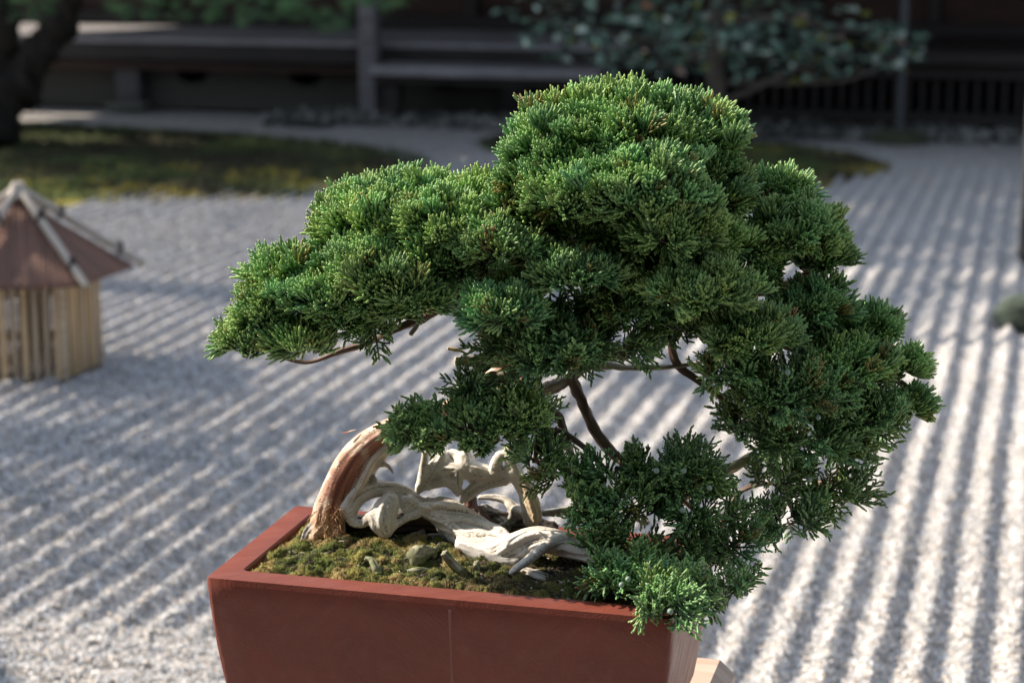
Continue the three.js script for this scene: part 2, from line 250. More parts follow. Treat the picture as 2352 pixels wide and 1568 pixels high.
  slabAt('floor_edge', u0, uEnd, 0.473, 0.56, VF + 0.05, VF + 1.64, M.darkWood, hall);
  // deep eaves
  const roof = box(23, 0.16, 5.4, 0.02); roof.rotateX(0.34); part('eaves', placed(roof, W(0, 3.65, VF + 0.75), TURN), M.roofBark, hall);
  for (let k = 0; k < 32; k++) { const r = box(0.07, 0.09, 5.0, 0.006); r.rotateX(0.34); part('rafter', placed(r, W(uL + 0.4 + k * 0.7, 3.52, VF + 0.75), TURN), M.darkWood, hall); }
  const roof2 = box(23, 0.16, 6.4, 0.02); roof2.rotateX(-0.5); part('roof_slope', placed(roof2, W(0, 4.2, VF + 6.2), TURN), M.roofBark, hall);
  slabAt('rear_wall', uL, uEnd, 0, 3.4, VF + 6.0, VF + 6.2, M.mud, hall); slabAt('end_wall', uL, uL + 0.15, 0, 3.3, VF + 1.9, VF + 5.99, M.mud, hall); slabAt('end_wall', uEnd - 0.15, uEnd, 0, 3.3, VF + 1.9, VF + 5.99, M.mud, hall);
}
{ // rain gutter of cobbles along the hall
  const g = new THREE.IcosahedronGeometry(1, 1), r = rngOf(77), ms = [], cs = [], q = new THREE.Quaternion(), e = new THREE.Euler();
  for (let k = 0; k < 2600; k++) { const u = -5.5 + 11 * r(), v = VF - 0.55 + 0.62 * r() - (u > 1.2 ? 0.05 : 0), s = 0.022 + 0.045 * r() * r(); ms.push(new THREE.Matrix4().compose(W(u, 0.012 + 0.03 * r(), v), q.setFromEuler(e.set(r() * 3, r() * 3, r() * 3)), V(s * (0.8 + 0.5 * r()), s * 0.7, s))); const t = 0.06 + 0.26 * r() * r(); cs.push(lin(t * 0.95, t * 1.02, t * 0.97)); }
  const im = new THREE.InstancedMesh(g, mat(lin(1, 1, 1), 0.85), ms.length); ms.forEach((m, i) => { im.setMatrixAt(i, m); im.setColorAt(i, cs[i]); }); im.name = 'gutter_cobbles'; shadow(im); im.userData.kind = 'stuff'; tag(im, 'mossy cobbles in the rain gutter along the veranda', 'cobbles'); scene.add(im);
}

// ---------------------------------------------------------------- leaning pine at the top left, and the pines beyond the frame that shade the court
const needleTuft = (() => { const r = rngOf(5), pos = [], idx = [], col = []; for (let k = 0; k < 46; k++) { const a = r() * 6.283, c = 0.05 + 0.95 * r(), sn = Math.sqrt(1 - c * c), d = V(Math.cos(a) * sn, c, Math.sin(a) * sn), l = 0.055 + 0.03 * r(), x = V(-d.z, 0.3, d.x).normalize(), z = x.clone().cross(d), w = 0.0016, o = pos.length / 3, m = d.clone().multiplyScalar(l);
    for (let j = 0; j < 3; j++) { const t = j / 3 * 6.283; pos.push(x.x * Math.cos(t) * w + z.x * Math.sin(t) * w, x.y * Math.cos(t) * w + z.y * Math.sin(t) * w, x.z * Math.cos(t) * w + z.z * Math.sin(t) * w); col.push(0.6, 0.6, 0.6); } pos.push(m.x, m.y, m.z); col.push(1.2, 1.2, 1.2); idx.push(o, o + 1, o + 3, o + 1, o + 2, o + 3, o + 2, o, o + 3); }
  const g = new THREE.BufferGeometry(); g.setAttribute('position', new THREE.Float32BufferAttribute(pos, 3)); g.setAttribute('color', new THREE.Float32BufferAttribute(col, 3)); g.setIndex(idx); g.computeVertexNormals(); return g; })();
const needleMat = vertexMat(0.6, { side: THREE.DoubleSide });
const pineBark = vertexMat(0.95);
const barkCol = (th, s, g) => { const t = 0.5 + g; return mix3([0.005, 0.0045, 0.004], [0.02, 0.016, 0.014], clamp(t, 0, 1)); };
function needlePads(parent, pads, seed, scale, density, tone) {
  const r = rngOf(seed);
  for (const [c, rx, ry, rz] of pads) {
    const n = Math.round(density * (rx * rz + rx * ry) / 0.01), ms = [], cs = [], q = new THREE.Quaternion(), up = V(0, 1, 0);
    for (let k = 0; k < n; k++) { let x, y, z, l; do { x = r() * 2 - 1; y = r() * 2 - 1; z = r() * 2 - 1; l = x * x + y * y + z * z; } while (l > 1 || l < 0.12); const d = V(x * 0.6, y * 0.5 + 0.7, z * 0.6).normalize(); q.setFromUnitVectors(up, d); const s = scale * (0.75 + 0.5 * r());
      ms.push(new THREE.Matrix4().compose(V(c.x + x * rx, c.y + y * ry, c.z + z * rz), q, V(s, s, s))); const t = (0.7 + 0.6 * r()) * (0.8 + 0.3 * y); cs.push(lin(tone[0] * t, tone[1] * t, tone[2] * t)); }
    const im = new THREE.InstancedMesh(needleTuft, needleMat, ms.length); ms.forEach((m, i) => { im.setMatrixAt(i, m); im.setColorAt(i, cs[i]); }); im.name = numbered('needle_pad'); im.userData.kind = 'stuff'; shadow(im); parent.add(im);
  }
}
{
  const pine = thing('pine_tree', 'leaning black pine with a forked dark trunk beside the veranda', 'pine tree'), z = -12.6;
  const tr = (pts) => pts.map(([x, y, w]) => ({ p: onZ(x, y, z), r: 0.82 * w / FPX * 12.9 }));
  part('trunk', limb(tr([[-150, 350, 120], [-70, 290, 105], [10, 225, 78], [70, 150, 52], [118, 85, 46], [150, 10, 42], [175, -120, 38], [140, -330, 32], [60, -560, 22]]), { seg: 60, rad: 18, seed: 4, lobe: 0.2, grain: 0.14, bumps: 0.15, color: barkCol }), pineBark, pine);
  part('limb', limb(tr([[-60, 290, 70], [-20, 190, 46], [8, 90, 42], [-6, 0, 40], [-60, -160, 34], [-160, -400, 24]]), { seg: 40, rad: 14, seed: 8, lobe: 0.2, grain: 0.14, color: barkCol }), pineBark, pine);
  part('branch', limb(tr([[165, -90, 26], [330, -60, 18], [520, -40, 14], [740, -30, 10], [960, -40, 5]]), { seg: 40, rad: 10, seed: 2, color: barkCol }), pineBark, pine);
  part('branch', limb(tr([[-20, -60, 24], [-160, -70, 14], [-330, -40, 6]]), { seg: 20, rad: 10, seed: 3, color: barkCol }), pineBark, pine);
  const P = (x, y, rx, ry, dz = 0, rz = rx) => [onZ(x, y, z + dz), rx / FPX * 12.9, ry / FPX * 12.9, rz / FPX * 12.9];
  needlePads(pine, [P(20, 12, 110, 44, 0.45), P(-160, 30, 150, 60, 0.4), P(320, 14, 100, 42, 0.4), P(455, 6, 85, 52, 0.3), P(590, 20, 120, 50, 0.35), P(735, 28, 110, 50, 0.3), P(890, -6, 100, 36, 0.2), P(200, -45, 150, 46, 0.4),
    P(420, -140, 330, 50, 0), P(60, -330, 300, 70, 0, 300), P(20, -600, 260, 80, 0, 260)], 3, 1.25, 1.5, [0.15, 0.34, 0.14]);
}
function shadePine(u, v, h, pads, seed, label, dens = 1.9) {
  const o = W(u, 0, v), t = thing('garden_pine', label, 'pine tree', o); const r = rngOf(seed);
  part('trunk', limb([{ p: V(0, -0.1, 0), r: 0.2 }, { p: V(0.15, h * 0.3, 0.1), r: 0.16 }, { p: V(-0.1, h * 0.6, 0), r: 0.12 }, { p: V(0.05, h, 0), r: 0.05 }], { seg: 30, rad: 14, seed, grain: 0.14, color: barkCol }), pineBark, t);
  for (const [c] of pads) part('branch', limb([{ p: V(0, Math.max(0.5, c.y - 0.5), 0), r: 0.07 }, { p: V(c.x * 0.5, c.y - 0.25, c.z * 0.5), r: 0.05 }, { p: V(c.x, c.y - 0.05, c.z), r: 0.02 }], { seg: 14, rad: 8, seed: seed + 1, color: barkCol }), pineBark, t);
  needlePads(t, pads, seed, 1.9, dens, [0.07, 0.15, 0.05]); return t;
}
{ // crowns to the left, outside the picture, whose shade lies across the court
  const shadeOf = (px, py, h) => { const g = onY(px, py, 0); return g.addScaledVector(SUN, h / SUN.y); };
  const group = (u, v, h, list, seed, label, dens) => { const o = W(u, 0, v); shadePine(u, v, h, list.map(([px, py, hh, rx, ry, rz]) => [shadeOf(px, py, hh).sub(o), rx, ry, rz]), seed, label, dens); };
  const stand = (px, py, h, dx = 0) => { const c = shadeOf(px, py, h); return [uOf(c) + dx, vOf(c)]; };
  group(...stand(450, 1060, 2.8), 3.4, [[250, 1210, 2.5, 0.58, 0.26, 0.56], [680, 1090, 2.8, 0.62, 0.26, 0.6], [130, 990, 2.6, 0.6, 0.24, 0.6], [930, 985, 3.1, 0.45, 0.24, 0.4], [480, 930, 2.9, 0.55, 0.22, 0.35], [-300, 2150, 2.3, 0.75, 0.26, 0.7], [420, 2700, 2.5, 0.6, 0.26, 0.6], [320, 1900, 2.2, 0.36, 0.22, 0.3]], 41, 'small garden pine shading the raked gravel left of the bonsai', 0.5);  // last pads added to shade ground before the pot and dim its front
  group(...stand(450, 330, 4.2), 5.6, [[150, 400, 3.6, 1.25, 0.45, 1.2], [560, 392, 4.2, 1.3, 0.45, 1.2], [930, 405, 4.6, 1.2, 0.45, 1.1], [760, 262, 4.8, 1.6, 0.4, 1.2], [1300, 280, 5.2, 1.6, 0.4, 1.4]], 42, 'broad garden pine shading the moss bank and the veranda');
  group(...stand(1900, 420, 6.4), 7.4, [[1950, 370, 6.6, 1.6, 0.5, 1.6], [2420, 345, 7.0, 1.7, 0.5, 1.8], [1500, 400, 6.0, 1.5, 0.5, 1.4], [1950, 490, 6.0, 0.8, 0.3, 0.9], [2170, 425, 6.4, 1.3, 0.3, 0.8], [2120, 570, 5.8, 1.0, 0.22, 0.55], [2380, 500, 6.6, 0.8, 0.3, 0.8], [1900, 250, 7.0, 2.2, 0.5, 2.2]], 43, 'tall garden pine shading the far right of the court', 3.0);
  group(...stand(1900, 760, 5.4), 6.2, [[1600, 650, 4.8, 0.7, 0.22, 0.7], [1960, 690, 5.2, 0.62, 0.22, 0.66], [2320, 640, 5.6, 0.6, 0.22, 0.6], [1750, 880, 5.0, 0.45, 0.2, 0.42]], 44, 'slender garden pine shading the middle of the court', 1.2);
}

{ // unseen hall added behind the camera: eaves and dark boards cut the sky light
  const h = thing('sky_blocking_hall', 'unseen dark wooden hall added behind the viewpoint to block sky light', 'building');
  for (let k = 0; k < 16; k++) slabAt('wall_panel', -8 + k, -7.02 + k, 0, 3.0, -1.75, -1.68, M.darkWood, h); 
  const ro = box(18, 0.14, 4.0, 0.02); ro.rotateX(-0.32); part('eaves', placed(ro, W(0, 3.35, -1.7), TURN), M.roofBark, h);
  for (let k = 0; k < 24; k++) { const q = box(0.07, 0.09, 3.6, 0.006); q.rotateX(-0.32); part('rafter', placed(q, W(-8.05 + k * 0.7, 3.22, -1.7), TURN), M.darkWood, h); }
  const up = box(18, 0.14, 5, 0.02); up.rotateX(0.5); part('roof_slope', placed(up, W(0, 4.1, -5.6), TURN), M.roofBark, h);
}

// ---------------------------------------------------------------- broadleaf shrub in front of the hall
{
  const z = -13.0, K = 13.2 / FPX, shrub = thing('camellia_shrub', 'broadleaf shrub with glossy grey green leaves in front of the dark hall', 'shrub'), r = rngOf(23);
  const bc = (th, s, g) => mix3([0.05, 0.045, 0.04], [0.16, 0.14, 0.12], clamp(0.5 + g, 0, 1));
  const tr = (pts) => pts.map(([x, y, w, dz]) => ({ p: onZ(x, y, z + (dz ?? 0)), r: w * K }));
  part('trunk', limb(tr([[1652, 292, 24], [1645, 230, 21], [1640, 150, 18], [1640, 40, 15], [1660, -120, 8]]), { seg: 30, rad: 12, seed: 6, grain: 0.1, color: bc }), pineBark, shrub);
  for (const b of [[[1648, 235, 9], [1720, 210, 8], [1800, 170, 6], [1960, 120, 3]], [[1642, 150, 9], [1560, 110, 7], [1420, 80, 5], [1220, 40, 3]], [[1640, 60, 8], [1760, 40, 6], [1900, 60, 5], [2080, 90, 3]], [[1645, 190, 7], [1840, 190, 5], [1960, 180, 4], [2060, 130, 2]], [[1640, 120, 7], [1500, 150, 5], [1380, 110, 3]]]) part('branch', limb(tr(b), { seg: 20, rad: 8, seed: 9, color: bc }), pineBark, shrub);
  // one leaf: a folded, pointed blade
  const leaf = new THREE.BufferGeometry(); leaf.setAttribute('position', new THREE.Float32BufferAttribute([0, 0, 0, -0.3, 0.1, 0.35, 0, 0.03, 0.35, 0.3, 0.1, 0.35, -0.26, 0.08, 0.7, 0, 0.02, 0.7, 0.26, 0.08, 0.7, 0, -0.06, 1.1], 3)); leaf.setIndex([0, 2, 1, 0, 3, 2, 1, 2, 5, 1, 5, 4, 2, 3, 6, 2, 6, 5, 4, 5, 7, 5, 6, 7]); leaf.computeVertexNormals();
  const ms = [], cs = [], q = new THREE.Quaternion(), e = new THREE.Euler();
  const blobs = [[1400, 40, 170, 60], [1330, 110, 110, 40], [1500, 60, 110, 80], [1600, 40, 150, 70], [1750, 70, 150, 80], [1900, 80, 150, 70], [2020, 110, 100, 60], [2090, 110, 50, 40], [1700, 130, 150, 50], [1850, 150, 120, 40], [1480, 150, 110, 40], [1260, 40, 120, 60], [1620, 110, 120, 60], [1400, -60, 240, 60], [1750, -70, 300, 70]];
  for (const [cx, cy, rx, ry] of blobs) for (let k = 0, n = rx * ry / 95; k < n; k++) { const a = r() * 6.283, d = Math.sqrt(r()), x = cx + Math.cos(a) * d * rx, y = cy + Math.sin(a) * d * ry, s = 0.04 + 0.05 * r();
    q.setFromEuler(e.set(-0.5 + r() * 1.5, r() * 6.28, (r() - 0.5) * 1.4)); ms.push(new THREE.Matrix4().compose(onZ(x, y, z + (r() - 0.5) * 0.9), q, V(s, s, s)));
    const h = r(), t = 0.4 + 1.1 * r(); cs.push(h < 0.004 ? lin(0.30 * t, 0.13 * t, 0.04) : h < 0.09 ? lin(0.16 * t, 0.17 * t, 0.03) : h < 0.1 ? lin(0.3 * t, 0.22 * t, 0.18 * t) : h < 0.27 ? lin(0.40 * t, 0.50 * t, 0.44 * t) : lin(0.12 * t, 0.21 * t, 0.165 * t)); }  // palest tones paint sky glints onto some of the glossy leaves
  const im = new THREE.InstancedMesh(leaf, new THREE.MeshPhysicalMaterial({ color: 0xffffff, roughness: 0.22, specularIntensity: 1, side: THREE.DoubleSide }), ms.length); ms.forEach((m, i) => { im.setMatrixAt(i, m); im.setColorAt(i, cs[i]); }); im.name = 'leaves'; im.userData.kind = 'stuff'; shadow(im); shrub.add(im);
}

// ---------------------------------------------------------------- poles and the moss clump at the right
{
  const poleMat = mat(lin(0.045, 0.055, 0.07), 0.45);
  const p0 = onY(2066, 322, 0.02), t = thing('rain_pole', 'thin dark pole standing on a mossy stone before the hall', 'pole', p0);
  part('pole', new THREE.CylinderGeometry(0.026, 0.028, 2.9, 14).translate(0, 1.47, 0), poleMat, t);
  const st = new THREE.IcosahedronGeometry(0.22, 3), sp = st.attributes.position; for (let i = 0; i < sp.count; i++) { const k = 1 + 0.25 * noise(sp.getX(i) * 9, sp.getY(i) * 9, sp.getZ(i) * 9); sp.setXYZ(i, sp.getX(i) * k * 0.85, sp.getY(i) * k * 0.33, sp.getZ(i) * k * 0.7); } st.computeVertexNormals();
  part('base_stone', st, mat(lin(0.055, 0.06, 0.035), 0.95), t);
  const p1 = onY(2357, 604, 0), s = thing('dark_post', 'dark round post cut off by the right edge of the picture', 'post', p1);
  part('post', new THREE.CylinderGeometry(0.032, 0.035, 2.6, 14).translate(0, 1.28, 0), mat(lin(0.03, 0.03, 0.032), 0.6), s);
  part('collar', new THREE.TorusGeometry(0.037, 0.008, 8, 18).rotateX(Math.PI / 2).translate(0, 0.05, 0), mat(lin(0.03, 0.03, 0.032), 0.6), s);
}
{
  const o = onY(2375, 748, 0), t = thing('moss_clump', 'grey green dwarf shrub mound at the right edge on the raked gravel', 'shrub', o), r = rngOf(61);
  const g = new THREE.IcosahedronGeometry(0.10, 4), p = g.attributes.position; for (let i = 0; i < p.count; i++) { const x = p.getX(i), y = p.getY(i), z = p.getZ(i), k = 1 + 0.35 * noise(x * 14, y * 14, z * 14); p.setXYZ(i, x * k * 1.15, y * k * 0.8 + 0.025, z * k); } g.computeVertexNormals();
  part('mound', g, mat(lin(0.07, 0.09, 0.075), 1), t);
  const tg = tuftGeo(10, 0.028, 0.0022, 7, 1.2), q = new THREE.Quaternion(), ms = [], cs = []; for (let k = 0; k < 1500; k++) { const d = V(r() * 2 - 1, r() * 1.1, r() * 2 - 1).normalize(), kk = 0.1 * (1 + 0.35 * noise(d.x * 1.4, d.y * 1.4, d.z * 1.4)); q.setFromUnitVectors(V(0, 1, 0), d); const s = 0.7 + 0.6 * r(); ms.push(new THREE.Matrix4().compose(V(d.x * kk * 1.15, d.y * kk * 0.8 + 0.02, d.z * kk), q, V(s, s, s))); const c = 0.7 + 0.6 * r(); cs.push(lin(0.10 * c, 0.135 * c, 0.115 * c)); }
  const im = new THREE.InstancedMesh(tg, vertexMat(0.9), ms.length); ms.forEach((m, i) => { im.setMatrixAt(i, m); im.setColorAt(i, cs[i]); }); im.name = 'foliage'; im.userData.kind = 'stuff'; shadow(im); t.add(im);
}

// ---------------------------------------------------------------- hexagonal bamboo cover with a bark roof
{
  const base = onY(62, 846, 0), hut = thing('bamboo_hut', 'small hexagonal bamboo hut with a brown bark roof on the gravel', 'hut', base); hut.rotation.y = 0.23;
  const R = 0.243, RE = 0.372, EY = 0.345, AY = 0.585, BY = 0.372;
  const barkTex = woodMaps(31, [0.25, 0.135, 0.10], [0.11, 0.07, 0.06], 10), slatTex = woodMaps(37, [0.42, 0.33, 0.22], [0.25, 0.18, 0.11], 10);
  const bark = new THREE.MeshStandardMaterial({ map: barkTex.map, bumpMap: barkTex.bump, bumpScale: 0.006, roughness: 0.9 });
  const slatMats = [[1.5, 1.6, 1.75], [1.4, 1.25, 0.95], [1.2, 1.3, 1.5], [1.75, 1.75, 1.7]].map((c) => new THREE.MeshStandardMaterial({ color: lin(...c), map: slatTex.map, bumpMap: slatTex.bump, bumpScale: 0.001, roughness: 0.6 }));
  const poleM = mat(lin(0.40, 0.37, 0.33), 0.55), cord = mat(lin(0.02, 0.02, 0.022), 0.9), rnd = rngOf(9);
  const at = (k, rad, y) => { const a = (k + 0.5) * Math.PI / 3 ; return V(Math.sin(a) * rad, y, Math.cos(a) * rad); };   // corner between face k and k+1
  for (let k = 0; k < 6; k++) {
    const A = at(k - 1, RE, EY), B = at(k, RE, EY), C = V(0, AY, 0), n = B.clone().sub(A).cross(C.clone().sub(A)).normalize(), pos = [], uv = [], idx = [], NN = 14;
    for (let s = 0; s < 2; s++) for (let i = 0; i <= NN; i++) for (let j = 0; j <= NN; j++) { const a = i / NN, b = j / NN, q = A.clone().lerp(B, a).lerp(C, b); q.addScaledVector(n, (s ? -0.012 : 0) + 0.006 * noise(a * 9 + k, b * 2, 3) * (1 - b)); if (j === 0) q.addScaledVector(V(0, -1, 0), 0.006 * Math.abs(noise(a * 30, k, 1))); pos.push(q.x, q.y, q.z); uv.push(b * 0.5 + k * 0.3, (a - 0.5) * (1 - b) * 1.6 + k * 0.37); }
    const L = (NN + 1) * (NN + 1), id = (s, i, j) => s * L + i * (NN + 1) + j;
    for (let i = 0; i < NN; i++) for (let j = 0; j < NN; j++) { idx.push(id(0, i, j), id(0, i + 1, j), id(0, i + 1, j + 1), id(0, i, j), id(0, i + 1, j + 1), id(0, i, j + 1), id(1, i, j), id(1, i + 1, j + 1), id(1, i + 1, j), id(1, i, j), id(1, i, j + 1), id(1, i + 1, j + 1)); }
    for (let i = 0; i < NN; i++) idx.push(id(0, i, 0), id(1, i, 0), id(0, i + 1, 0), id(1, i, 0), id(1, i + 1, 0), id(0, i + 1, 0));
    const g = new THREE.BufferGeometry(); g.setAttribute('position', new THREE.Float32BufferAttribute(pos, 3)); g.setAttribute('uv', new THREE.Float32BufferAttribute(uv, 2)); g.setIndex(idx); g.computeVertexNormals(); part('roof_panel', g, bark, hut);
    // ridge pole over the corner, tied twice
    const tip = at(k, RE + 0.035, EY - 0.014), top = V(0, AY + 0.02, 0).add(at(k, 0.012, 0)), lift = V(0, 0.012, 0);
    part('ridge_pole', limb([{ p: tip.clone().add(lift), r: 0.0125 }, { p: tip.clone().lerp(top, 0.5).add(lift), r: 0.0135 }, { p: top.clone().add(lift), r: 0.012 }], { seg: 12, rad: 10, seed: k + 2, lobe: 0.04, grain: 0.03, capOut: 0.1 }), poleM, hut);
    for (const f of [0.2, 0.68]) { const c = tip.clone().lerp(top, f).add(lift), d = top.clone().sub(tip).normalize(), g2 = new THREE.TorusGeometry(0.0155, 0.005, 8, 16); g2.applyQuaternion(new THREE.Quaternion().setFromUnitVectors(V(0, 0, 1), d)); g2.translate(c.x, c.y, c.z);
      const k1 = new THREE.SphereGeometry(0.011, 8, 6); k1.translate(c.x, c.y + 0.022, c.z); part('cord_knot', mergeGeometries([g2, k1]), cord, hut); }
    // slats of this wall
    const a = at(k - 1, R, 0), b = at(k, R, 0), solid = k % 2 === 1, cnt = solid ? 8 : 7;
    for (let i = 0; i < cnt; i++) { const f = (i + 0.5) / cnt, q = a.clone().lerp(b, f), w = solid ? 0.0118 : 0.0105; const g2 = new THREE.CylinderGeometry(w, w * 1.06, BY, 9, 4); const pp = g2.attributes.position; for (let m = 0; m < pp.count; m++) { const yy = pp.getY(m); pp.setX(m, pp.getX(m) * (1 + 0.12 * noise(yy * 40, i, k))); } { const uu = g2.attributes.uv; for (let m = 0; m < uu.count; m++) uu.setXY(m, uu.getY(m) * 0.4 + i * 0.13, uu.getX(m) * 0.3 + i * 0.29); } g2.computeVertexNormals(); g2.translate(q.x, BY / 2 + 0.004 + 0.004 * rnd(), q.z); part('bamboo_slat', g2, slatMats[Math.floor(rnd() * 4)], hut); }
    const mid = a.clone().lerp(b, 0.5), ang = Math.atan2(b.x - a.x, b.z - a.z) + Math.PI / 2, len = a.distanceTo(b), inw = 0.90;
    for (const y of [0.075, 0.30]) part('rail', placed(box(len * 0.93, 0.034, 0.012, 0.003), V(mid.x * inw, y, mid.z * inw), ang), slatMats[2], hut);
    if (solid) part('corner_post', new THREE.CylinderGeometry(0.013, 0.013, BY, 9).translate(a.x, BY / 2, a.z), slatMats[0], hut); else part('corner_post', new THREE.CylinderGeometry(0.012, 0.013, BY, 9).translate(a.x, BY / 2, a.z), slatMats[1], hut);
  }
  const cap = new THREE.CylinderGeometry(0.02, 0.042, 0.05, 10); cap.translate(0, AY + 0.03, 0); part('roof_cap', cap, poleM, hut);
}

// ---------------------------------------------------------------- pot and its stand
const RIM_Y = 0.75, PC0 = onY(470, 1325, RIM_Y), PC1 = onY(1546, 1422, RIM_Y);
const pe = PC1.clone().sub(PC0).setY(0), POT_L = pe.length(), POT_D = 0.308; pe.normalize(); const pd = V(pe.z, 0, -pe.x);
const POT_C = PC0.clone().addScaledVector(pe, POT_L / 2).addScaledVector(pd, POT_D / 2);   // centre of the rim
const potTurn = -Math.atan2(pe.z, pe.x), PU = (p) => p.clone().sub(POT_C).dot(pe), PV = (p) => p.clone().sub(POT_C).dot(pd), potAt = (u, y, v) => POT_C.clone().addScaledVector(pe, u).addScaledVector(pd, v).setY(y);
{
  const ring = (l, d, r, y, n = 8) => { const pts = []; for (const [sx, sz, a0] of [[1, -1, -90], [1, 1, 0], [-1, 1, 90], [-1, -1, 180]]) { for (let i = 0; i <= n; i++) { const a = (a0 + 90 * i / n) * Math.PI / 180; pts.push(V(sx * (l / 2 - r) + Math.cos(a) * r, y, sz * (d / 2 - r) + Math.sin(a) * r)); } } // straight runs, finely cut so that the walls can bow
    const out = []; for (let i = 0; i < pts.length; i++) { const a = pts[i], b = pts[(i + 1) % pts.length], m = (i + 1) % (n + 1) === 0 ? 16 : 1; for (let j = 0; j < m; j++) out.push(a.clone().lerp(b, j / m)); } return out; };
  const H = 0.185, rows = [], inset = (t) => 0.05 * t + 0.35 * t * t;
  rows.push(ring(0.02, 0.02, 0.004, -H)); rows.push(ring(POT_L - 2 * inset(H) - 0.02, POT_D - 2 * inset(H) - 0.02, 0.012, -H)); 
  for (const t of [H - 0.006, 0.15, 0.12, 0.09, 0.06, 0.03, 0.008]) rows.push(ring(POT_L - 2 * inset(t), POT_D - 2 * inset(t), 0.007, -t));
  rows.push(ring(POT_L - 0.0008, POT_D - 0.0008, 0.007, -0.0035)); rows.push(ring(POT_L - 0.003, POT_D - 0.003, 0.006, -0.001)); rows.push(ring(POT_L - 0.008, POT_D - 0.008, 0.005, 0));
  const RW = 0.036; rows.push(ring(POT_L - 2 * RW + 0.004, POT_D - 2 * RW + 0.004, 0.009, 0.0)); rows.push(ring(POT_L - 2 * RW, POT_D - 2 * RW, 0.008, -0.0025)); rows.push(ring(POT_L - 2 * RW - 0.002, POT_D - 2 * RW - 0.002, 0.008, -0.05));
  const n = rows[0].length, pos = [], idx = [], uv = []; rows.forEach((r, k) => r.forEach((p, i) => { pos.push(p.x, p.y, p.z); uv.push(i / n * 8, k / 8); }));
  for (let k = 0; k < rows.length - 1; k++) for (let i = 0; i < n; i++) { const a = k * n + i, b = k * n + (i + 1) % n, c = a + n, d = b + n; idx.push(a, c, b, b, c, d); }
  let g = new THREE.BufferGeometry(); g.setAttribute('position', new THREE.Float32BufferAttribute(pos, 3)); g.setAttribute('uv', new THREE.Float32BufferAttribute(uv, 2)); g.setIndex(idx); g = toCreasedNormals(g, 0.6);
  { const p = g.attributes.position, u2 = g.attributes.uv; for (let i = 0; i < p.count; i++) u2.setXY(i, (p.getX(i) + p.getZ(i)) / 0.3, (p.getY(i) + p.getZ(i) * 0.7) / 0.3); }
  const S = 512, wn = (i, j, k, s) => { const a = i / S * 6.2832, b = j / S * 6.2832; return noise(Math.cos(a) * k + s, Math.sin(a) * k + Math.cos(b) * k, Math.sin(b) * k - s); };
  const clayCol = pixels(S, (i, j) => { const a = 1 + 0.14 * wn(i, j, 1.2, 1) + 0.07 * wn(i, j, 6, 2) + 0.10 * wn(i, j, 40, 3), d = 0.05 * Math.max(0, wn(i, j, 3, 7) - 0.1); return [0.178 * a + d * 0.4, 0.050 * a + d * 0.35, 0.035 * a + d * 0.3].map(toS); }, true);
  const clayBump = pixels(S, (i, j) => { const k = 0.5 + 0.3 * wn(i, j, 50, 5) + 0.25 * wn(i, j, 12, 6); return [k, k, k]; }), clayRough = pixels(S, (i, j) => { const k = 0.40 + 0.12 * wn(i, j, 2, 8) + 0.05 * wn(i, j, 25, 4); return [k, k, k]; });
  const clay = new THREE.MeshPhysicalMaterial({ specularIntensity: 0.55, map: clayCol, bumpMap: clayBump, bumpScale: 0.0006, roughnessMap: clayRough, roughness: 1 });
  const pot = thing('bonsai_pot', 'large rectangular red brown clay bonsai pot', 'pot', POT_C.clone().setY(RIM_Y)); pot.rotation.y = potTurn;
  part('body', g, clay, pot);
  const seam = box(0.0045, 0.13, 0.003, 0.001); seam.rotateX(0.098); seam.translate(0.022, -0.078, POT_D / 2 - 0.0072); part('mould_seam', seam, new THREE.MeshStandardMaterial({ color: lin(0.195, 0.060, 0.044), roughness: 0.5 }), pot);
  for (const [sx, sz] of [[-1, -1], [1, -1], [-1, 1], [1, 1]]) part('foot', box(0.07, 0.016, 0.05, 0.004).translate(sx * (POT_L / 2 - 0.09), -H - 0.0075, sz * (POT_D / 2 - 0.075)), clay, pot);

  // plain wooden bench under the pot; only one corner of it shows
  const wl = woodMaps(51, [0.60, 0.49, 0.41], [0.44, 0.33, 0.26], 12), wood = new THREE.MeshStandardMaterial({ map: wl.map, bumpMap: wl.bump, bumpScale: 0.0008, roughness: 0.7 });
  const top = RIM_Y - H - 0.0165, stand = thing('wooden_bench', 'pale wooden bench carrying the clay bonsai pot', 'bench', POT_C.clone().setY(0)); stand.rotation.y = potTurn;
  const bar = (name, u0, u1, y0, y1, v0, v1) => part(name, box(u1 - u0, y1 - y0, v1 - v0, 0.004).translate((u0 + u1) / 2, (y0 + y1) / 2, -(v0 + v1) / 2), wood, stand);
  bar('plank', -0.22, 0.23, top - 0.034, top - 0.001, -0.11, -0.004); bar('plank', -0.22, 0.23, top - 0.034, top, 0.004, 0.12);
  { // chamfered side beam whose far end shows to the right of the pot
    const A = onY(1653, 1517, top - 0.004), B = onY(1697, 1512, top - 0.016), u1 = PU(A), u2 = PU(B), vEnd = PV(A), s = new THREE.Shape(); s.moveTo(0.20, top - 0.075); s.lineTo(0.20, top - 0.004); s.lineTo(u1, top - 0.004); s.lineTo(u2, top - 0.022); s.lineTo(u2 + 0.001, top - 0.075); s.closePath();
    const g = new THREE.ExtrudeGeometry(s, { depth: vEnd + 0.17, bevelEnabled: true, bevelThickness: 0.0015, bevelSize: 0.0015, bevelSegments: 1 }); g.translate(0, 0, -vEnd); part('side_beam', g, wood, stand);
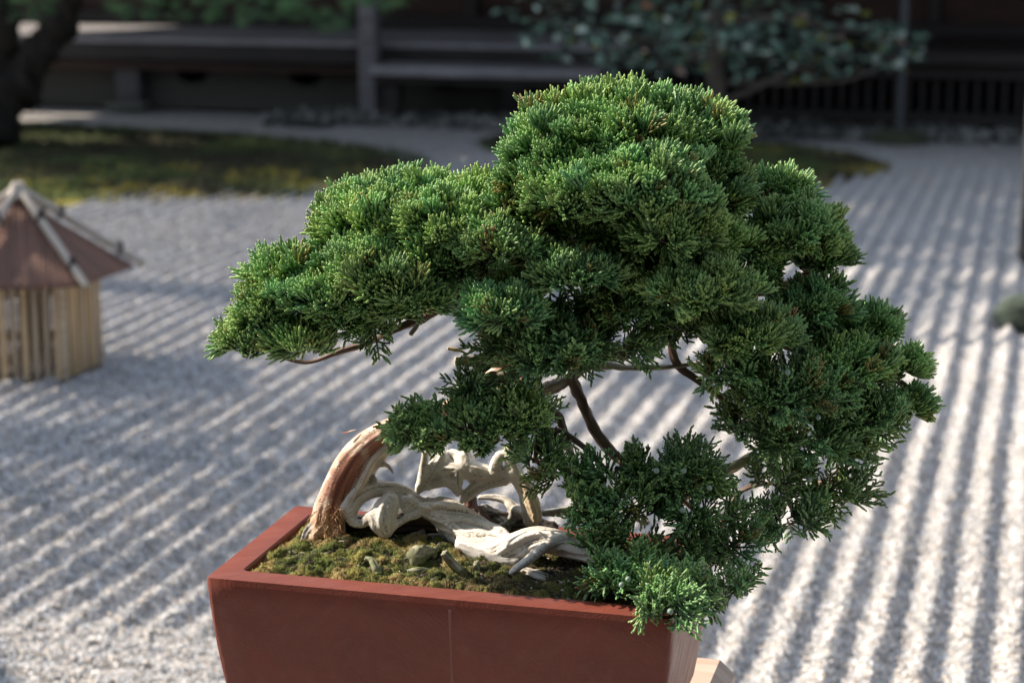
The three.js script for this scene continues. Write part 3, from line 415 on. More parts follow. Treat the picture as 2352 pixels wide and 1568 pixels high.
    const s2 = new THREE.Shape(); s2.moveTo(-0.20, top - 0.075); s2.lineTo(-0.20, top - 0.036); s2.lineTo(-0.245, top - 0.036); s2.lineTo(-0.245, top - 0.075); s2.closePath(); const g2 = new THREE.ExtrudeGeometry(s2, { depth: 0.26, bevelEnabled: false }); g2.translate(0, 0, -0.11); part('side_beam', g2, wood, stand);
  }
  for (const u of [-0.215, 0.235]) for (const v of [-0.09, 0.09]) bar('leg', u - 0.03, u + 0.03, 0.002, top - 0.076, v - 0.03, v + 0.03);
}
// ---------------------------------------------------------------- old wood: strands fused into one skin on a grid (surface nets)
function strandOf(list, o = {}) { if (o.fat) list = list.map((a) => ({ p: a.p, r: a.r * o.fat })); return { path: pathOf(list, o.seg ?? 36), flat: o.flat ?? 1, lobe: o.lobe ?? 0.22, grain: o.grain ?? 0.07, twist: o.twist ?? 10, seed: o.seed ?? 1, kind: o.kind ?? 0, roll: o.roll ?? 0, k: o.k ?? 0.006 }; }
function fuse(strands, cell, color, holes = []) {
  const lo = V(1e9, 1e9, 1e9), hi = V(-1e9, -1e9, -1e9);
  for (const s of strands) for (const f of s.path) { const m = f.r * 1.7 + 0.01; lo.min(V(f.p.x - m, f.p.y - m, f.p.z - m)); hi.max(V(f.p.x + m, f.p.y + m, f.p.z + m)); }
  const nx = Math.ceil((hi.x - lo.x) / cell) + 2, ny = Math.ceil((hi.y - lo.y) / cell) + 2, nz = Math.ceil((hi.z - lo.z) / cell) + 2, L = nx * ny * nz;
  const F = new Float32Array(L).fill(0.05), G = new Float32Array(L), K = new Uint8Array(L);
  const best = new Float32Array(L), bs = new Float32Array(L), stamp = new Int32Array(L).fill(-1);
  strands.forEach((s, si) => {
    const touched = [];
    for (let q = 0; q < s.path.length - 1; q++) {
      const a = s.path[q], b = s.path[q + 1], m = Math.max(a.r, b.r) * 1.6 + 0.009, ab = b.p.clone().sub(a.p), l2 = ab.lengthSq() || 1e-12;
      const i0 = Math.max(0, Math.floor((Math.min(a.p.x, b.p.x) - m - lo.x) / cell)), i1 = Math.min(nx - 1, Math.ceil((Math.max(a.p.x, b.p.x) + m - lo.x) / cell)), j0 = Math.max(0, Math.floor((Math.min(a.p.y, b.p.y) - m - lo.y) / cell)), j1 = Math.min(ny - 1, Math.ceil((Math.max(a.p.y, b.p.y) + m - lo.y) / cell)), k0 = Math.max(0, Math.floor((Math.min(a.p.z, b.p.z) - m - lo.z) / cell)), k1 = Math.min(nz - 1, Math.ceil((Math.max(a.p.z, b.p.z) + m - lo.z) / cell));
      for (let k = k0; k <= k1; k++) for (let j = j0; j <= j1; j++) for (let i = i0; i <= i1; i++) {
        const x = lo.x + i * cell - a.p.x, y = lo.y + j * cell - a.p.y, z = lo.z + k * cell - a.p.z, t = clamp((x * ab.x + y * ab.y + z * ab.z) / l2, 0, 1), dx = x - ab.x * t, dy = y - ab.y * t, dz = z - ab.z * t, d = Math.sqrt(dx * dx + dy * dy + dz * dz) / (a.r + (b.r - a.r) * t), id = (k * ny + j) * nx + i;
        if (stamp[id] !== si) { stamp[id] = si; best[id] = 1e9; touched.push(id); }
        if (d < best[id]) { best[id] = d; bs[id] = q + t; }
      }
    }
    for (const id of touched) {
      const i = id % nx, j = ((id / nx) | 0) % ny, k = (id / (nx * ny)) | 0, q = Math.min(s.path.length - 2, Math.floor(bs[id])), t = bs[id] - q, a = s.path[q], b = s.path[q + 1], r = a.r + (b.r - a.r) * t;
      const x = lo.x + i * cell - lerp(a.p.x, b.p.x, t), y = lo.y + j * cell - lerp(a.p.y, b.p.y, t), z = lo.z + k * cell - lerp(a.p.z, b.p.z, t);
      const cn = x * a.N.x + y * a.N.y + z * a.N.z, cb = x * a.B.x + y * a.B.y + z * a.B.z, ct = x * a.T.x + y * a.T.y + z * a.T.z, sl = lerp(a.s, b.s, t);
      const an = Math.atan2(cb, cn) + s.roll, c0 = Math.cos(an), s0 = Math.sin(an), rho = Math.sqrt(cn * cn + cb * cb), d = Math.sqrt((rho * c0 / s.flat) ** 2 + (rho * s0) ** 2 + ct * ct);
      const th = an + sl * s.twist, cx = Math.cos(th), sx = Math.sin(th);
      const lo2 = noise(cx * 1.25 + s.seed * 5, sx * 1.25, sl * 6 + s.seed), g1 = noise(cx * 3.4 + s.seed * 3, sx * 3.4, sl * 7), g2 = noise(cx * 9 + s.seed, sx * 9, sl * 12), g3 = noise(cx * 17 + s.seed, sx * 17, sl * 9);
      const f = d - r * (1 + s.lobe * 2 * lo2 + s.grain * 2.6 * g1 + s.grain * 1.5 * g2 + s.grain * 0.9 * g3), h = clamp(0.5 + 0.5 * (F[id] - f) / s.k, 0, 1);
      const nf = lerp(F[id], f, h) - s.k * h * (1 - h); F[id] = nf; G[id] = lerp(G[id], g1 * 0.5 + g2 * 0.6 + g3 * 0.5, h); if (h > 0.5) K[id] = s.kind;
    }
  });
  for (const [c, r] of holes) for (let k = 0; k < nz; k++) for (let j = 0; j < ny; j++) for (let i = 0; i < nx; i++) { const d = r - Math.hypot(lo.x + i * cell - c.x, lo.y + j * cell - c.y, lo.z + k * cell - c.z), id = (k * ny + j) * nx + i; if (d > F[id]) F[id] = d; }
  const vid = new Int32Array(L).fill(-1), pos = [], idx = [], col = [], at = (i, j, k) => (k * ny + j) * nx + i;
  for (let k = 0; k < nz - 1; k++) for (let j = 0; j < ny - 1; j++) for (let i = 0; i < nx - 1; i++) {
    let sx = 0, sy = 0, sz = 0, n = 0, mask = 0; const v = [];
    for (let c = 0; c < 8; c++) { const f = F[at(i + (c & 1), j + ((c >> 1) & 1), k + (c >> 2))]; v.push(f); if (f < 0) mask |= 1 << c; }
    if (mask === 0 || mask === 255) continue;
    for (let c = 0; c < 8; c++) for (const ax of [1, 2, 4]) { if (c & ax) continue; const e = c | ax; if ((v[c] < 0) === (v[e] < 0)) continue; const t = v[c] / (v[c] - v[e]); sx += (c & 1) + (ax === 1 ? t : 0); sy += ((c >> 1) & 1) + (ax === 2 ? t : 0); sz += (c >> 2) + (ax === 4 ? t : 0); n++; }
    vid[at(i, j, k)] = pos.length / 3; const p = V(lo.x + (i + sx / n) * cell, lo.y + (j + sy / n) * cell, lo.z + (k + sz / n) * cell); pos.push(p.x, p.y, p.z); col.push(...color(p, G[at(i, j, k)], K[at(i, j, k)]));
  }
  for (let k = 1; k < nz - 1; k++) for (let j = 1; j < ny - 1; j++) for (let i = 1; i < nx - 1; i++) {
    const s = F[at(i, j, k)] < 0; const quad = (a, b, c, d, flip) => { if (a < 0 || b < 0 || c < 0 || d < 0) return; flip ? idx.push(a, c, b, a, d, c) : idx.push(a, b, c, a, c, d); };
    if (s !== F[at(i + 1, j, k)] < 0) quad(vid[at(i, j - 1, k - 1)], vid[at(i, j, k - 1)], vid[at(i, j, k)], vid[at(i, j - 1, k)], !s);
    if (s !== F[at(i, j + 1, k)] < 0) quad(vid[at(i - 1, j, k - 1)], vid[at(i - 1, j, k)], vid[at(i, j, k)], vid[at(i, j, k - 1)], !s);
    if (s !== F[at(i, j, k + 1)] < 0) quad(vid[at(i - 1, j - 1, k)], vid[at(i, j - 1, k)], vid[at(i, j, k)], vid[at(i - 1, j, k)], !s);
  }
  const g = new THREE.BufferGeometry(); g.setAttribute('position', new THREE.Float32BufferAttribute(pos, 3)); g.setAttribute('color', new THREE.Float32BufferAttribute(col, 3)); g.setIndex(idx); g.computeVertexNormals(); return g;
}
const PXM = 2.52 / FPX;
const D = (px, py, z, r) => ({ p: onZ(px, py, z), r: r * PXM });                         // frame pixels
const C = (cx, cy, r, z) => D(673.75 + cx * 0.3125, 918.75 + cy * 0.3125, z, r * 0.3125);  // a close-up's pixels

const bonsai = thing('bonsai_tree', 'old juniper bonsai with a twisted bleached trunk and dense green crown', 'bonsai tree', potAt(-0.16, RIM_Y, 0.03));
bonsai.updateMatrixWorld();
const BO = bonsai.position.clone(), local = (g) => g.translate(-BO.x, -BO.y, -BO.z);
const deadCol = (p, g, k) => { const a = clamp(0.55 + 0.9 * g + 0.45 * fbm(p.x * 45, p.y * 45, p.z * 45, 3), 0, 1), st = smooth(0.12, 0.42, fbm(p.x * 22 + 5, p.y * 30, p.z * 22, 3)), crack = smooth(0.22, 0.40, -g);
  let c = mix3([0.40, 0.375, 0.33], [0.84, 0.80, 0.73], a); c = mix3(c, [0.27, 0.255, 0.19], st * 0.55); c = mix3(c, [0.13, 0.11, 0.09], crack * 0.75);
  if (k === 1) c = mix3(c, [0.60, 0.46, 0.29], 0.75); if (k === 2) c = mix3([0.075, 0.038, 0.03], [0.22, 0.125, 0.10], a); if (k === 6) c = mix3([0.025, 0.02, 0.016], [0.085, 0.07, 0.055], a); if (k === 3) c = mix3([0.10, 0.10, 0.095], [0.36, 0.355, 0.34], a); return c; };
const oldWood = vertexMat(0.72), barkMat = vertexMat(0.62);

{ // the fallen root that runs through the pot, its loops, and the hanging stubs
  const st = [];
  st.push(strandOf([C(410, 765, 84, -2.462), C(480, 690, 82, -2.462), C(585, 655, 68, -2.465), C(720, 652, 54, -2.466), C(820, 672, 46, -2.466), C(900, 730, 44, -2.465)], { seed: 1, lobe: 0.1, grain: 0.04, k: 0.008 }));
  st.push(strandOf([C(410, 800, 60, -2.455), C(435, 880, 42, -2.45), C(500, 910, 32, -2.445), C(565, 865, 44, -2.44), C(640, 850, 56, -2.438)], { seed: 2, k: 0.006 }));
  st.push(strandOf([C(700, 740, 58, -2.45), C(672, 810, 86, -2.444), C(645, 890, 92, -2.437), C(658, 950, 62, -2.433), C(675, 995, 16, -2.43)], { seed: 3, lobe: 0.14, flat: 0.9, k: 0.005 }));
  st.push(strandOf([C(690, 975, 24, -2.432), C(760, 920, 24, -2.436), C(840, 870, 28, -2.44), C(905, 850, 30, -2.443)], { seed: 4, lobe: 0.3 }));
  st.push(strandOf([C(735, 735, 34, -2.46), C(780, 735, 32, -2.458), C(805, 790, 20, -2.45), C(850, 850, 20, -2.445)], { seed: 5, lobe: 0.3 }));
  // main root
  st.push(strandOf([C(868, 745, 42, -2.462), C(940, 775, 46, -2.46), C(1040, 815, 78, -2.456), C(1150, 870, 100, -2.446), C(1260, 930, 108, -2.434), C(1370, 1000, 100, -2.416), C(1480, 1055, 78, -2.396), C(1570, 1085, 56, -2.376)], { fat: 1.18, seed: 6, flat: 0.88, roll: 0.6, twist: 26, lobe: 0.24, grain: 0.085, seg: 60, k: 0.006 }));
  st.push(strandOf([C(855, 742, 36, -2.452), C(930, 800, 30, -2.449), C(1020, 850, 28, -2.444), C(1130, 905, 26, -2.43), C(1240, 990, 30, -2.408), C(1340, 1060, 28, -2.39), C(1450, 1130, 22, -2.366)], { fat: 1.18, seed: 7, lobe: 0.15, k: 0.006 }));
  st.push(strandOf([C(1080, 735, 28, -2.462), C(1180, 765, 30, -2.456), C(1300, 850, 30, -2.442), C(1420, 925, 34, -2.424), C(1530, 990, 42, -2.400), C(1600, 1060, 30, -2.374), C(1650, 1110, 26, -2.36), C(1690, 1140, 13, -2.352)], { fat: 1.18, seed: 8, lobe: 0.12, seg: 60, k: 0.007 }));
  // second root to the right, with its spurs
  st.push(strandOf([C(1230, 1060, 40, -2.40), C(1350, 1110, 56, -2.386), C(1500, 1120, 72, -2.374), C(1640, 1075, 92, -2.368), C(1770, 1040, 86, -2.36), C(1900, 1045, 72, -2.346), C(2040, 1085, 60, -2.33), C(2180, 1140, 52, -2.316), C(2290, 1180, 40, -2.306)], { fat: 1.18, seed: 9, flat: 0.88, roll: 0.9, twist: 18, seg: 60, lobe: 0.22, grain: 0.08, k: 0.008 }));
  st.push(strandOf([C(1620, 1040, 34, -2.37), C(1700, 990, 36, -2.372), C(1790, 965, 34, -2.372), C(1890, 975, 32, -2.366), C(2000, 1000, 26, -2.356)], { fat: 1.18, seed: 10, lobe: 0.1, k: 0.01 }));
  st.push(strandOf([C(2010, 1020, 34, -2.334), C(1920, 1040, 36, -2.33), C(1830, 1095, 32, -2.326), C(1740, 1170, 28, -2.316), C(1660, 1225, 24, -2.308), C(1600, 1268, 17, -2.302)], { fat: 1.18, seed: 11, lobe: 0.12, k: 0.005 }));
  st.push(strandOf([C(1240, 1085, 26, -2.392), C(1380, 1150, 36, -2.37), C(1520, 1190, 30, -2.354), C(1640, 1190, 22, -2.34)], { fat: 1.18, seed: 12, lobe: 0.2, k: 0.008, kind: 3 }));
  part('deadwood_root', local(fuse(st, 0.0017, deadCol)), oldWood, bonsai);
}
{ // the upper deadwood: fan, bar, brace and the stub that hangs from it
  const st = [];
  st.push(strandOf([C(968, 400, 28, -2.475), C(955, 480, 28, -2.475), C(945, 560, 32, -2.473), C(928, 630, 28, -2.47), C(908, 685, 9, -2.468)], { fat: 1.32, seed: 21, flat: 0.7, lobe: 0.2 }));
  st.push(strandOf([C(1075, 430, 46, -2.486), C(1030, 500, 44, -2.48), C(985, 570, 34, -2.474), C(945, 630, 30, -2.47), C(912, 690, 10, -2.467)], { fat: 1.32, seed: 22, flat: 0.75, lobe: 0.16 }));
  st.push(strandOf([C(1000, 640, 22, -2.47), C(1080, 600, 40, -2.474), C(1150, 590, 44, -2.475), C(1190, 640, 30, -2.47), C(1200, 690, 14, -2.468)], { fat: 1.32, seed: 23, flat: 0.7, lobe: 0.2, k: 0.007 }));
  st.push(strandOf([C(1060, 520, 40, -2.482), C(1140, 500, 34, -2.478), C(1215, 520, 34, -2.474), C(1215, 600, 26, -2.47), C(1208, 670, 14, -2.468)], { fat: 1.32, seed: 24, lobe: 0.15, k: 0.006 }));
  st.push(strandOf([C(1260, 430, 44, -2.486), C(1270, 500, 50, -2.482), C(1340, 535, 56, -2.48), C(1440, 560, 44, -2.478), C(1540, 548, 42, -2.474), C(1620, 530, 48, -2.47)], { fat: 1.32, seed: 25, lobe: 0.18, grain: 0.07, k: 0.008, seg: 44 }));
  st.push(strandOf([C(1470, 545, 26, -2.476), C(1490, 470, 34, -2.472), C(1520, 410, 30, -2.47), C(1550, 400, 22, -2.468), C(1600, 450, 32, -2.466), C(1640, 530, 36, -2.464)], { fat: 1.32, seed: 26, lobe: 0.26, k: 0.005 }));
  st.push(strandOf([C(1590, 380, 30, -2.475), C(1625, 430, 22, -2.47), C(1640, 480, 20, -2.466)], { fat: 1.32, seed: 27, kind: 1, lobe: 0.3 }));
  st.push(strandOf([C(1610, 530, 44, -2.468), C(1660, 600, 42, -2.466), C(1700, 670, 42, -2.465), C(1720, 740, 44, -2.463), C(1735, 810, 46, -2.461), C(1735, 885, 34, -2.459)], { fat: 1.32, seed: 28, lobe: 0.12, grain: 0.05, k: 0.006 }));
  st.push(strandOf([C(1690, 580, 26, -2.458), C(1735, 680, 36, -2.454), C(1765, 770, 44, -2.452), C(1780, 850, 42, -2.45), C(1776, 890, 32, -2.45)], { fat: 1.32, seed: 29, kind: 1, lobe: 0.1, grain: 0.09, k: 0.004 }));
  st.push(strandOf([C(1100, 440, 60, -2.492), C(1090, 510, 74, -2.488), C(1115, 580, 66, -2.482), C(1150, 625, 40, -2.476)], { seed: 39, flat: 0.6, lobe: 0.2, k: 0.010 }));
  st.push(strandOf([C(1180, 420, 60, -2.494), C(1230, 470, 70, -2.488), C(1300, 500, 66, -2.484), C(1400, 520, 56, -2.482)], { seed: 40, flat: 0.7, lobe: 0.2, k: 0.010 }));
  st.push(strandOf([C(1555, 600, 22, -2.474), C(1450, 612, 28, -2.476), C(1350, 640, 34, -2.478), C(1280, 690, 36, -2.476), C(1235, 745, 14, -2.472)], { fat: 1.32, seed: 30, lobe: 0.12, k: 0.007 }));
  st.push(strandOf([C(1375, 715, 16, -2.50), C(1480, 718, 22, -2.50), C(1570, 745, 24, -2.495), C(1610, 790, 36, -2.488), C(1650, 820, 40, -2.482), C(1690, 840, 30, -2.474)], { fat: 1.32, seed: 31, lobe: 0.15, k: 0.006 }));
  st.push(strandOf([C(1640, 820, 30, -2.482), C(1580, 900, 24, -2.478), C(1500, 940, 18, -2.47)], { fat: 1.32, seed: 32, lobe: 0.2, kind: 3 }));
  part('deadwood_fan', local(fuse(st, 0.0017, deadCol)), oldWood, bonsai);
  const s2 = [strandOf([C(430, 900, 60, -2.482), C(640, 920, 80, -2.480), C(860, 900, 84, -2.480), C(1050, 930, 80, -2.476), C(1200, 1000, 60, -2.465)], { seed: 48, kind: 6, lobe: 0.3, grain: 0.16 }), strandOf([C(1400, 900, 80, -2.494), C(1560, 910, 80, -2.492), C(1720, 930, 70, -2.49), C(1900, 950, 46, -2.485)], { seed: 49, kind: 6, lobe: 0.3, grain: 0.16 }), strandOf([C(1290, 690, 44, -2.492), C(1295, 780, 50, -2.49), C(1320, 870, 64, -2.486), C(1370, 960, 96, -2.478), C(1400, 1040, 110, -2.47)], { seed: 33, kind: 2, lobe: 0.3, grain: 0.16 }), strandOf([C(1340, 860, 30, -2.482), C(1420, 950, 30, -2.468), C(1520, 1010, 22, -2.46)], { seed: 34, kind: 2, grain: 0.14 }), strandOf([C(1250, 830, 40, -2.486), C(1180, 860, 34, -2.482), C(1110, 840, 30, -2.48)], { seed: 36, kind: 3, grain: 0.14 }), strandOf([C(1400, 800, 40, -2.498), C(1500, 860, 46, -2.492), C(1560, 930, 50, -2.48)], { seed: 35, kind: 3, grain: 0.14 })];  // near-black strands added behind loops and fan stand in for deep shade
  part('stump_and_shade_fill', local(fuse(s2, 0.002, deadCol)), oldWood, bonsai);
  part('grey_root', local(fuse([strandOf([C(1790, 830, 18, -2.47), C(1900, 822, 28, -2.468), C(2050, 800, 32, -2.466), C(2200, 795, 34, -2.46), C(2420, 830, 30, -2.45), C(2600, 900, 22, -2.44)], { seed: 38, kind: 3, grain: 0.1 })], 0.002, (p, g, k) => mix3(deadCol(p, g, 3), [0.45, 0.43, 0.40], 0.4))), oldWood, bonsai);
}
// the living vein: red brown arch with papery bark, outer side painted paler as sunlit
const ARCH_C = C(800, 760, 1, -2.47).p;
const barkColor = (p, g, k) => {
  if (k === 4) { const d = deadCol(p, g, 0); return mix3(d, [0.52, 0.40, 0.26], clamp(0.35 + g, 0, 1)); }
  if (k === 5) return mix3([0.12, 0.105, 0.09], [0.42, 0.40, 0.37], clamp(0.5 + 1.2 * g, 0, 1));
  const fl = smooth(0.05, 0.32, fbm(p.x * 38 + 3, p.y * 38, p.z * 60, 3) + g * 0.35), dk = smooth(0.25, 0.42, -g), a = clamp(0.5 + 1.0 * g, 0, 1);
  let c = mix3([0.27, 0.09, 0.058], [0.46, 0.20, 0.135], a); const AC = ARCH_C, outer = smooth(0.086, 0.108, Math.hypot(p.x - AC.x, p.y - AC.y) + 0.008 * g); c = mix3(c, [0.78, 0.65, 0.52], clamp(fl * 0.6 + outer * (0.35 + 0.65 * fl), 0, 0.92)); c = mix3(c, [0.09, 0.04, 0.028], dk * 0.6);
  const base = smooth(0.80, 0.765, p.y); return mix3(c, mix3([0.20, 0.11, 0.055], [0.44, 0.29, 0.15], a), base * 0.7); };
{
  const st = [];
  st.push(strandOf([C(262, 1045, 118, -2.470), C(250, 960, 122, -2.470), C(262, 830, 122, -2.470), C(305, 690, 116, -2.470), C(360, 550, 110, -2.470), C(440, 420, 104, -2.468), C(550, 310, 96, -2.466), C(690, 225, 90, -2.464), C(850, 160, 86, -2.464), C(1020, 110, 80, -2.466), C(1180, 60, 78, -2.466), C(1330, -30, 80, -2.462), C(1500, -170, 84, -2.456), C(1720, -330, 82, -2.45)], { seed: 41, seg: 90, lobe: 0.10, grain: 0.05, twist: 3, k: 0.008 }));
  st.push(strandOf([C(432, 700, 40, -2.458), C(490, 610, 48, -2.459), C(548, 510, 50, -2.459), C(605, 430, 48, -2.459), C(700, 350, 40, -2.458)], { seed: 42, kind: 4, lobe: 0.35, grain: 0.14, twist: 4, k: 0.008 }));
  st.push(strandOf([C(645, 470, 22, -2.457), C(690, 478, 16, -2.455), C(715, 505, 13, -2.454), C(733, 540, 8, -2.453)], { seed: 43, kind: 4, lobe: 0.3 }));
  st.push(strandOf([C(560, 590, 24, -2.457), C(590, 575, 20, -2.457), C(608, 600, 8, -2.457)], { seed: 44, kind: 5 }));
  st.push(strandOf([C(170, 920, 34, -2.462), C(110, 960, 30, -2.458), C(80, 1020, 26, -2.452), C(72, 1080, 16, -2.447)], { seed: 45, kind: 5, lobe: 0.3, grain: 0.12 }));
  st.push(strandOf([C(190, 960, 40, -2.455), C(150, 1010, 34, -2.448), C(140, 1070, 18, -2.442)], { seed: 46, lobe: 0.25, grain: 0.14 }));
  st.push(strandOf([C(330, 960, 44, -2.455), C(340, 1020, 36, -2.448), C(330, 1060, 14, -2.442)], { seed: 47, lobe: 0.25, grain: 0.14 }));
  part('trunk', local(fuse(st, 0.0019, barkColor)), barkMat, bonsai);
  // fibres that peel from the bark
  const r = rngOf(91), gs = [];
  const fib = (x, y, z, dx, dy, len, w) => { const a = C(x, y, 1, z).p, b = a.clone().add(V(dx * len, dy * len, 0.2 * len * (r() - 0.3))), m = a.clone().lerp(b, 0.5).add(V((r() - 0.5) * len * 0.4, (r() - 0.5) * len * 0.3, (r() * 0.4) * len)); gs.push(limb([{ p: a, r: w }, { p: m, r: w * 0.8 }, { p: b, r: w * 0.3 }], { seg: 6, rad: 4, lobe: 0, grain: 0, bumps: 0, color: () => { const t = 0.45 + 0.75 * r(), k2 = r() < 0.5; return k2 ? [0.40 * t, 0.22 * t, 0.11 * t] : [0.46 * t, 0.31 * t, 0.17 * t]; } })); };
  for (let k = 0; k < 75; k++) { const x = 150 + 230 * r(), y = 780 + 210 * r(), z = -2.470 + 0.0375 * Math.sqrt(Math.max(0.05, 1 - ((x - 262) / 124) ** 2)); fib(x, y, z, (r() - 0.5) * 1.5, -0.9, 0.005 + 0.012 * r(), 0.0005 + 0.0004 * r()); }
  for (let k = 0; k < 46; k++) { const f = r(), i = f * 5, A = [[150, 850], [185, 660], [255, 480], [370, 345], [500, 225], [690, 130]], a = A[Math.floor(i)], b = A[Math.min(5, Math.floor(i) + 1)], t = i % 1, x = lerp(a[0], b[0], t) + 20 + r() * 70, y = lerp(a[1], b[1], t) + r() * 60; fib(x, y, -2.45 + 0.012 * r(), -0.5 + r() * 0.5, 0.1 + 0.5 * r() - 0.4, 0.006 + 0.012 * r(), 0.00035 + 0.0004 * r()); }
  fib(185, 640, -2.465, -0.8, -0.6, 0.016, 0.0004); fib(600, 140, -2.462, 0.1, 1, 0.012, 0.0003);
  part('bark_fibres', local(mergeGeometries(gs)), barkMat, bonsai);
  const fl = limb([C(360, 241, 7, -2.462), C(395, 236, 12, -2.462), C(425, 225, 11, -2.462), C(460, 217, 7, -2.462)], { seg: 10, rad: 6, flat: 0.35, color: (th, s, g, q, t) => t < 0.5 ? [0.42, 0.14, 0.05] : [0.62, 0.5, 0.36] }); part('bark_flake', local(mergeGeometries([fl, limb([C(450, 220, 1.6, -2.462), C(500, 232, 1.4, -2.462), C(530, 240, 1.4, -2.462)], { seg: 6, rad: 4, color: () => [0.5, 0.35, 0.2] })])), barkMat, bonsai);
}
{ // limbs and stubs higher up
  const red = (th, s, g) => mix3([0.13, 0.045, 0.03], [0.30, 0.125, 0.08], clamp(0.5 + 1.1 * g, 0, 1)), brn = (th, s, g) => mix3([0.075, 0.045, 0.036], [0.20, 0.125, 0.10], clamp(0.5 + 1.1 * g, 0, 1)), pale = (th, s, g) => mix3([0.34, 0.26, 0.17], [0.70, 0.60, 0.44], clamp(0.55 + 1.1 * g, 0, 1)), gry = (th, s, g) => mix3([0.14, 0.12, 0.10], [0.42, 0.38, 0.33], clamp(0.5 + 1.1 * g, 0, 1));
  const L = (name, list, color, o = {}) => part(name, local(limb(list.map(([x, y, r, z]) => D(x, y, z ?? -2.44, r)), { seg: 44, rad: 16, grain: 0.12, lobe: 0.2, fine: 0.55, bumps: 0.14, color, ...o })), o.dead ? oldWood : barkMat, bonsai);
  L('main_stem', [[1195, 850, 26, -2.452], [1250, 800, 26], [1330, 745, 26], [1400, 690, 25], [1440, 610, 22], [1460, 520, 18], [1450, 420, 12], [1460, 320, 6]], red, { seed: 51 });
  L('branch', [[1200, 850, 24, -2.448], [1165, 805, 20], [1120, 765, 17], [1080, 725, 14], [1025, 706, 11, -2.43], [960, 736, 9, -2.42], [897, 762, 8, -2.41], [835, 790, 7], [782, 806, 6], [700, 832, 4], [600, 800, 2.5]], brn, { seed: 52, seg: 60 });
  L('branch', [[1080, 725, 12], [1000, 640, 10], [920, 560, 8], [880, 490, 5]], red, { seed: 53 });
  L('branch', [[960, 736, 7, -2.42], [840, 700, 6, -2.41], [720, 690, 5], [600, 730, 3]], brn, { seed: 54 });
  L('branch', [[1400, 690, 18], [1540, 690, 14], [1680, 680, 11], [1830, 640, 8], [1900, 580, 5]], red, { seed: 55 });
  L('branch', [[1540, 690, 12], [1680, 740, 11], [1820, 800, 9], [1960, 860, 7], [2080, 880, 4]], brn, { seed: 56 });
  L('branch', [[1310, 862, 13], [1332, 912, 12.5], [1357, 972, 12], [1385, 1016, 11.5], [1418, 1050, 10], [1480, 1090, 7], [1560, 1140, 5], [1640, 1220, 3]], brn, { seed: 57, seg: 50 });
  L('branch', [[1205, 870, 16, -2.42], [1222, 905, 15, -2.41], [1258, 935, 12, -2.40], [1284, 958, 10, -2.40], [1296, 990, 9, -2.40], [1320, 1060, 7], [1380, 1160, 5], [1440, 1280, 4, -2.33], [1500, 1340, 3, -2.27]], brn, { seed: 58, seg: 50 });
  L('branch', [[1525, 730, 7], [1538, 785, 6.5], [1556, 835, 7], [1595, 868, 7], [1680, 930, 6], [1790, 1010, 5], [1880, 1120, 4]], brn, { seed: 59, seg: 50, bumps: 0.25 });
  L('branch', [[1646, 740, 7], [1650, 800, 6.5], [1690, 860, 5.5], [1800, 920, 5], [1920, 960, 4]], brn, { seed: 60 });
  L('branch', [[1640, 1220, 6], [1660, 1280, 7], [1655, 1220, 7], [1700, 1130, 6], [1790, 1110, 5], [1880, 1150, 3]], brn, { seed: 61, seg: 50 });
  L('branch', [[1296, 990, 6, -2.38], [1210, 985, 5, -2.37], [1120, 985, 5, -2.36], [1020, 985, 4, -2.36]], brn, { seed: 62 });
  L('deadwood_limb', [[1225, 905, 16, -2.455], [1265, 893, 20, -2.45], [1305, 872, 17, -2.448], [1353, 843, 12, -2.446], [1447, 845, 9, -2.44], [1541, 842, 8], [1606, 834, 7]], gry, { seed: 63, flat: 0.8, grain: 0.14, lobe: 0.2, dead: true, seg: 60 });
  L('deadwood_limb', [[1180, 826, 15, -2.44], [1120, 832, 14, -2.435], [1080, 829, 13, -2.43], [1045, 829, 9, -2.428]], pale, { seed: 64, grain: 0.14, lobe: 0.22, dead: true, capOut: 0.2 });
  L('deadwood_limb', [[1062, 806, 3, -2.43], [1045, 802, 4, -2.43], [1028, 800, 3, -2.43]], pale, { seed: 65, dead: true });
  L('deadwood_limb', [[1190, 868, 15, -2.43], [1140, 868, 16, -2.425], [1100, 880, 13, -2.42], [1076, 895, 6, -2.418]], gry, { seed: 66, grain: 0.1, dead: true });
  L('deadwood_limb', [[970, 722, 4, -2.40], [958, 745, 5, -2.40], [942, 768, 4.5, -2.398]], gry, { seed: 67, dead: true });
  L('deadwood_limb', [[1560, 1140, 18], [1625, 1100, 17, -2.40], [1697, 1067, 13, -2.40], [1740, 1044, 9, -2.40]], pale, { seed: 68, grain: 0.1, dead: true });
  // mossy root ends that stand out of the soil
  const mossy = (th, s, g, q) => { const m = smooth(-0.2, 0.3, fbm(q.x * 60, q.y * 60, q.z * 60, 3)); return mix3(mix3([0.17, 0.175, 0.10], [0.44, 0.44, 0.32], clamp(0.5 + 1.3 * g, 0, 1)), [0.09, 0.115, 0.03], m * 0.8); };
  const R = (list, o = {}) => part('root_stub', local(limb(list.map(([cx, cy, r, up]) => { const px = 673.75 + cx * 0.3125, py = 918.75 + cy * 0.3125, p = onY(px, py, 0.7445 + (up ?? 0)); return { p, r: r * 0.3125 * PXM }; }), { seg: 40, rad: 26, fine: 0.7, color: mossy, lobe: 0.22, grain: 0.12, bumps: 0.32, capOut: 0.3, ...o })), oldWood, bonsai);
  R([[885, 1150, 52, 0.018], [930, 1135, 62, 0.016], [1010, 1120, 56, 0.010], [1080, 1105, 40, 0.0]], { seed: 71 });
  R([[1105, 1120, 27, 0.034], [1150, 1170, 32, 0.024], [1210, 1240, 34, 0.010], [1270, 1310, 36, -0.006]], { seed: 72 });
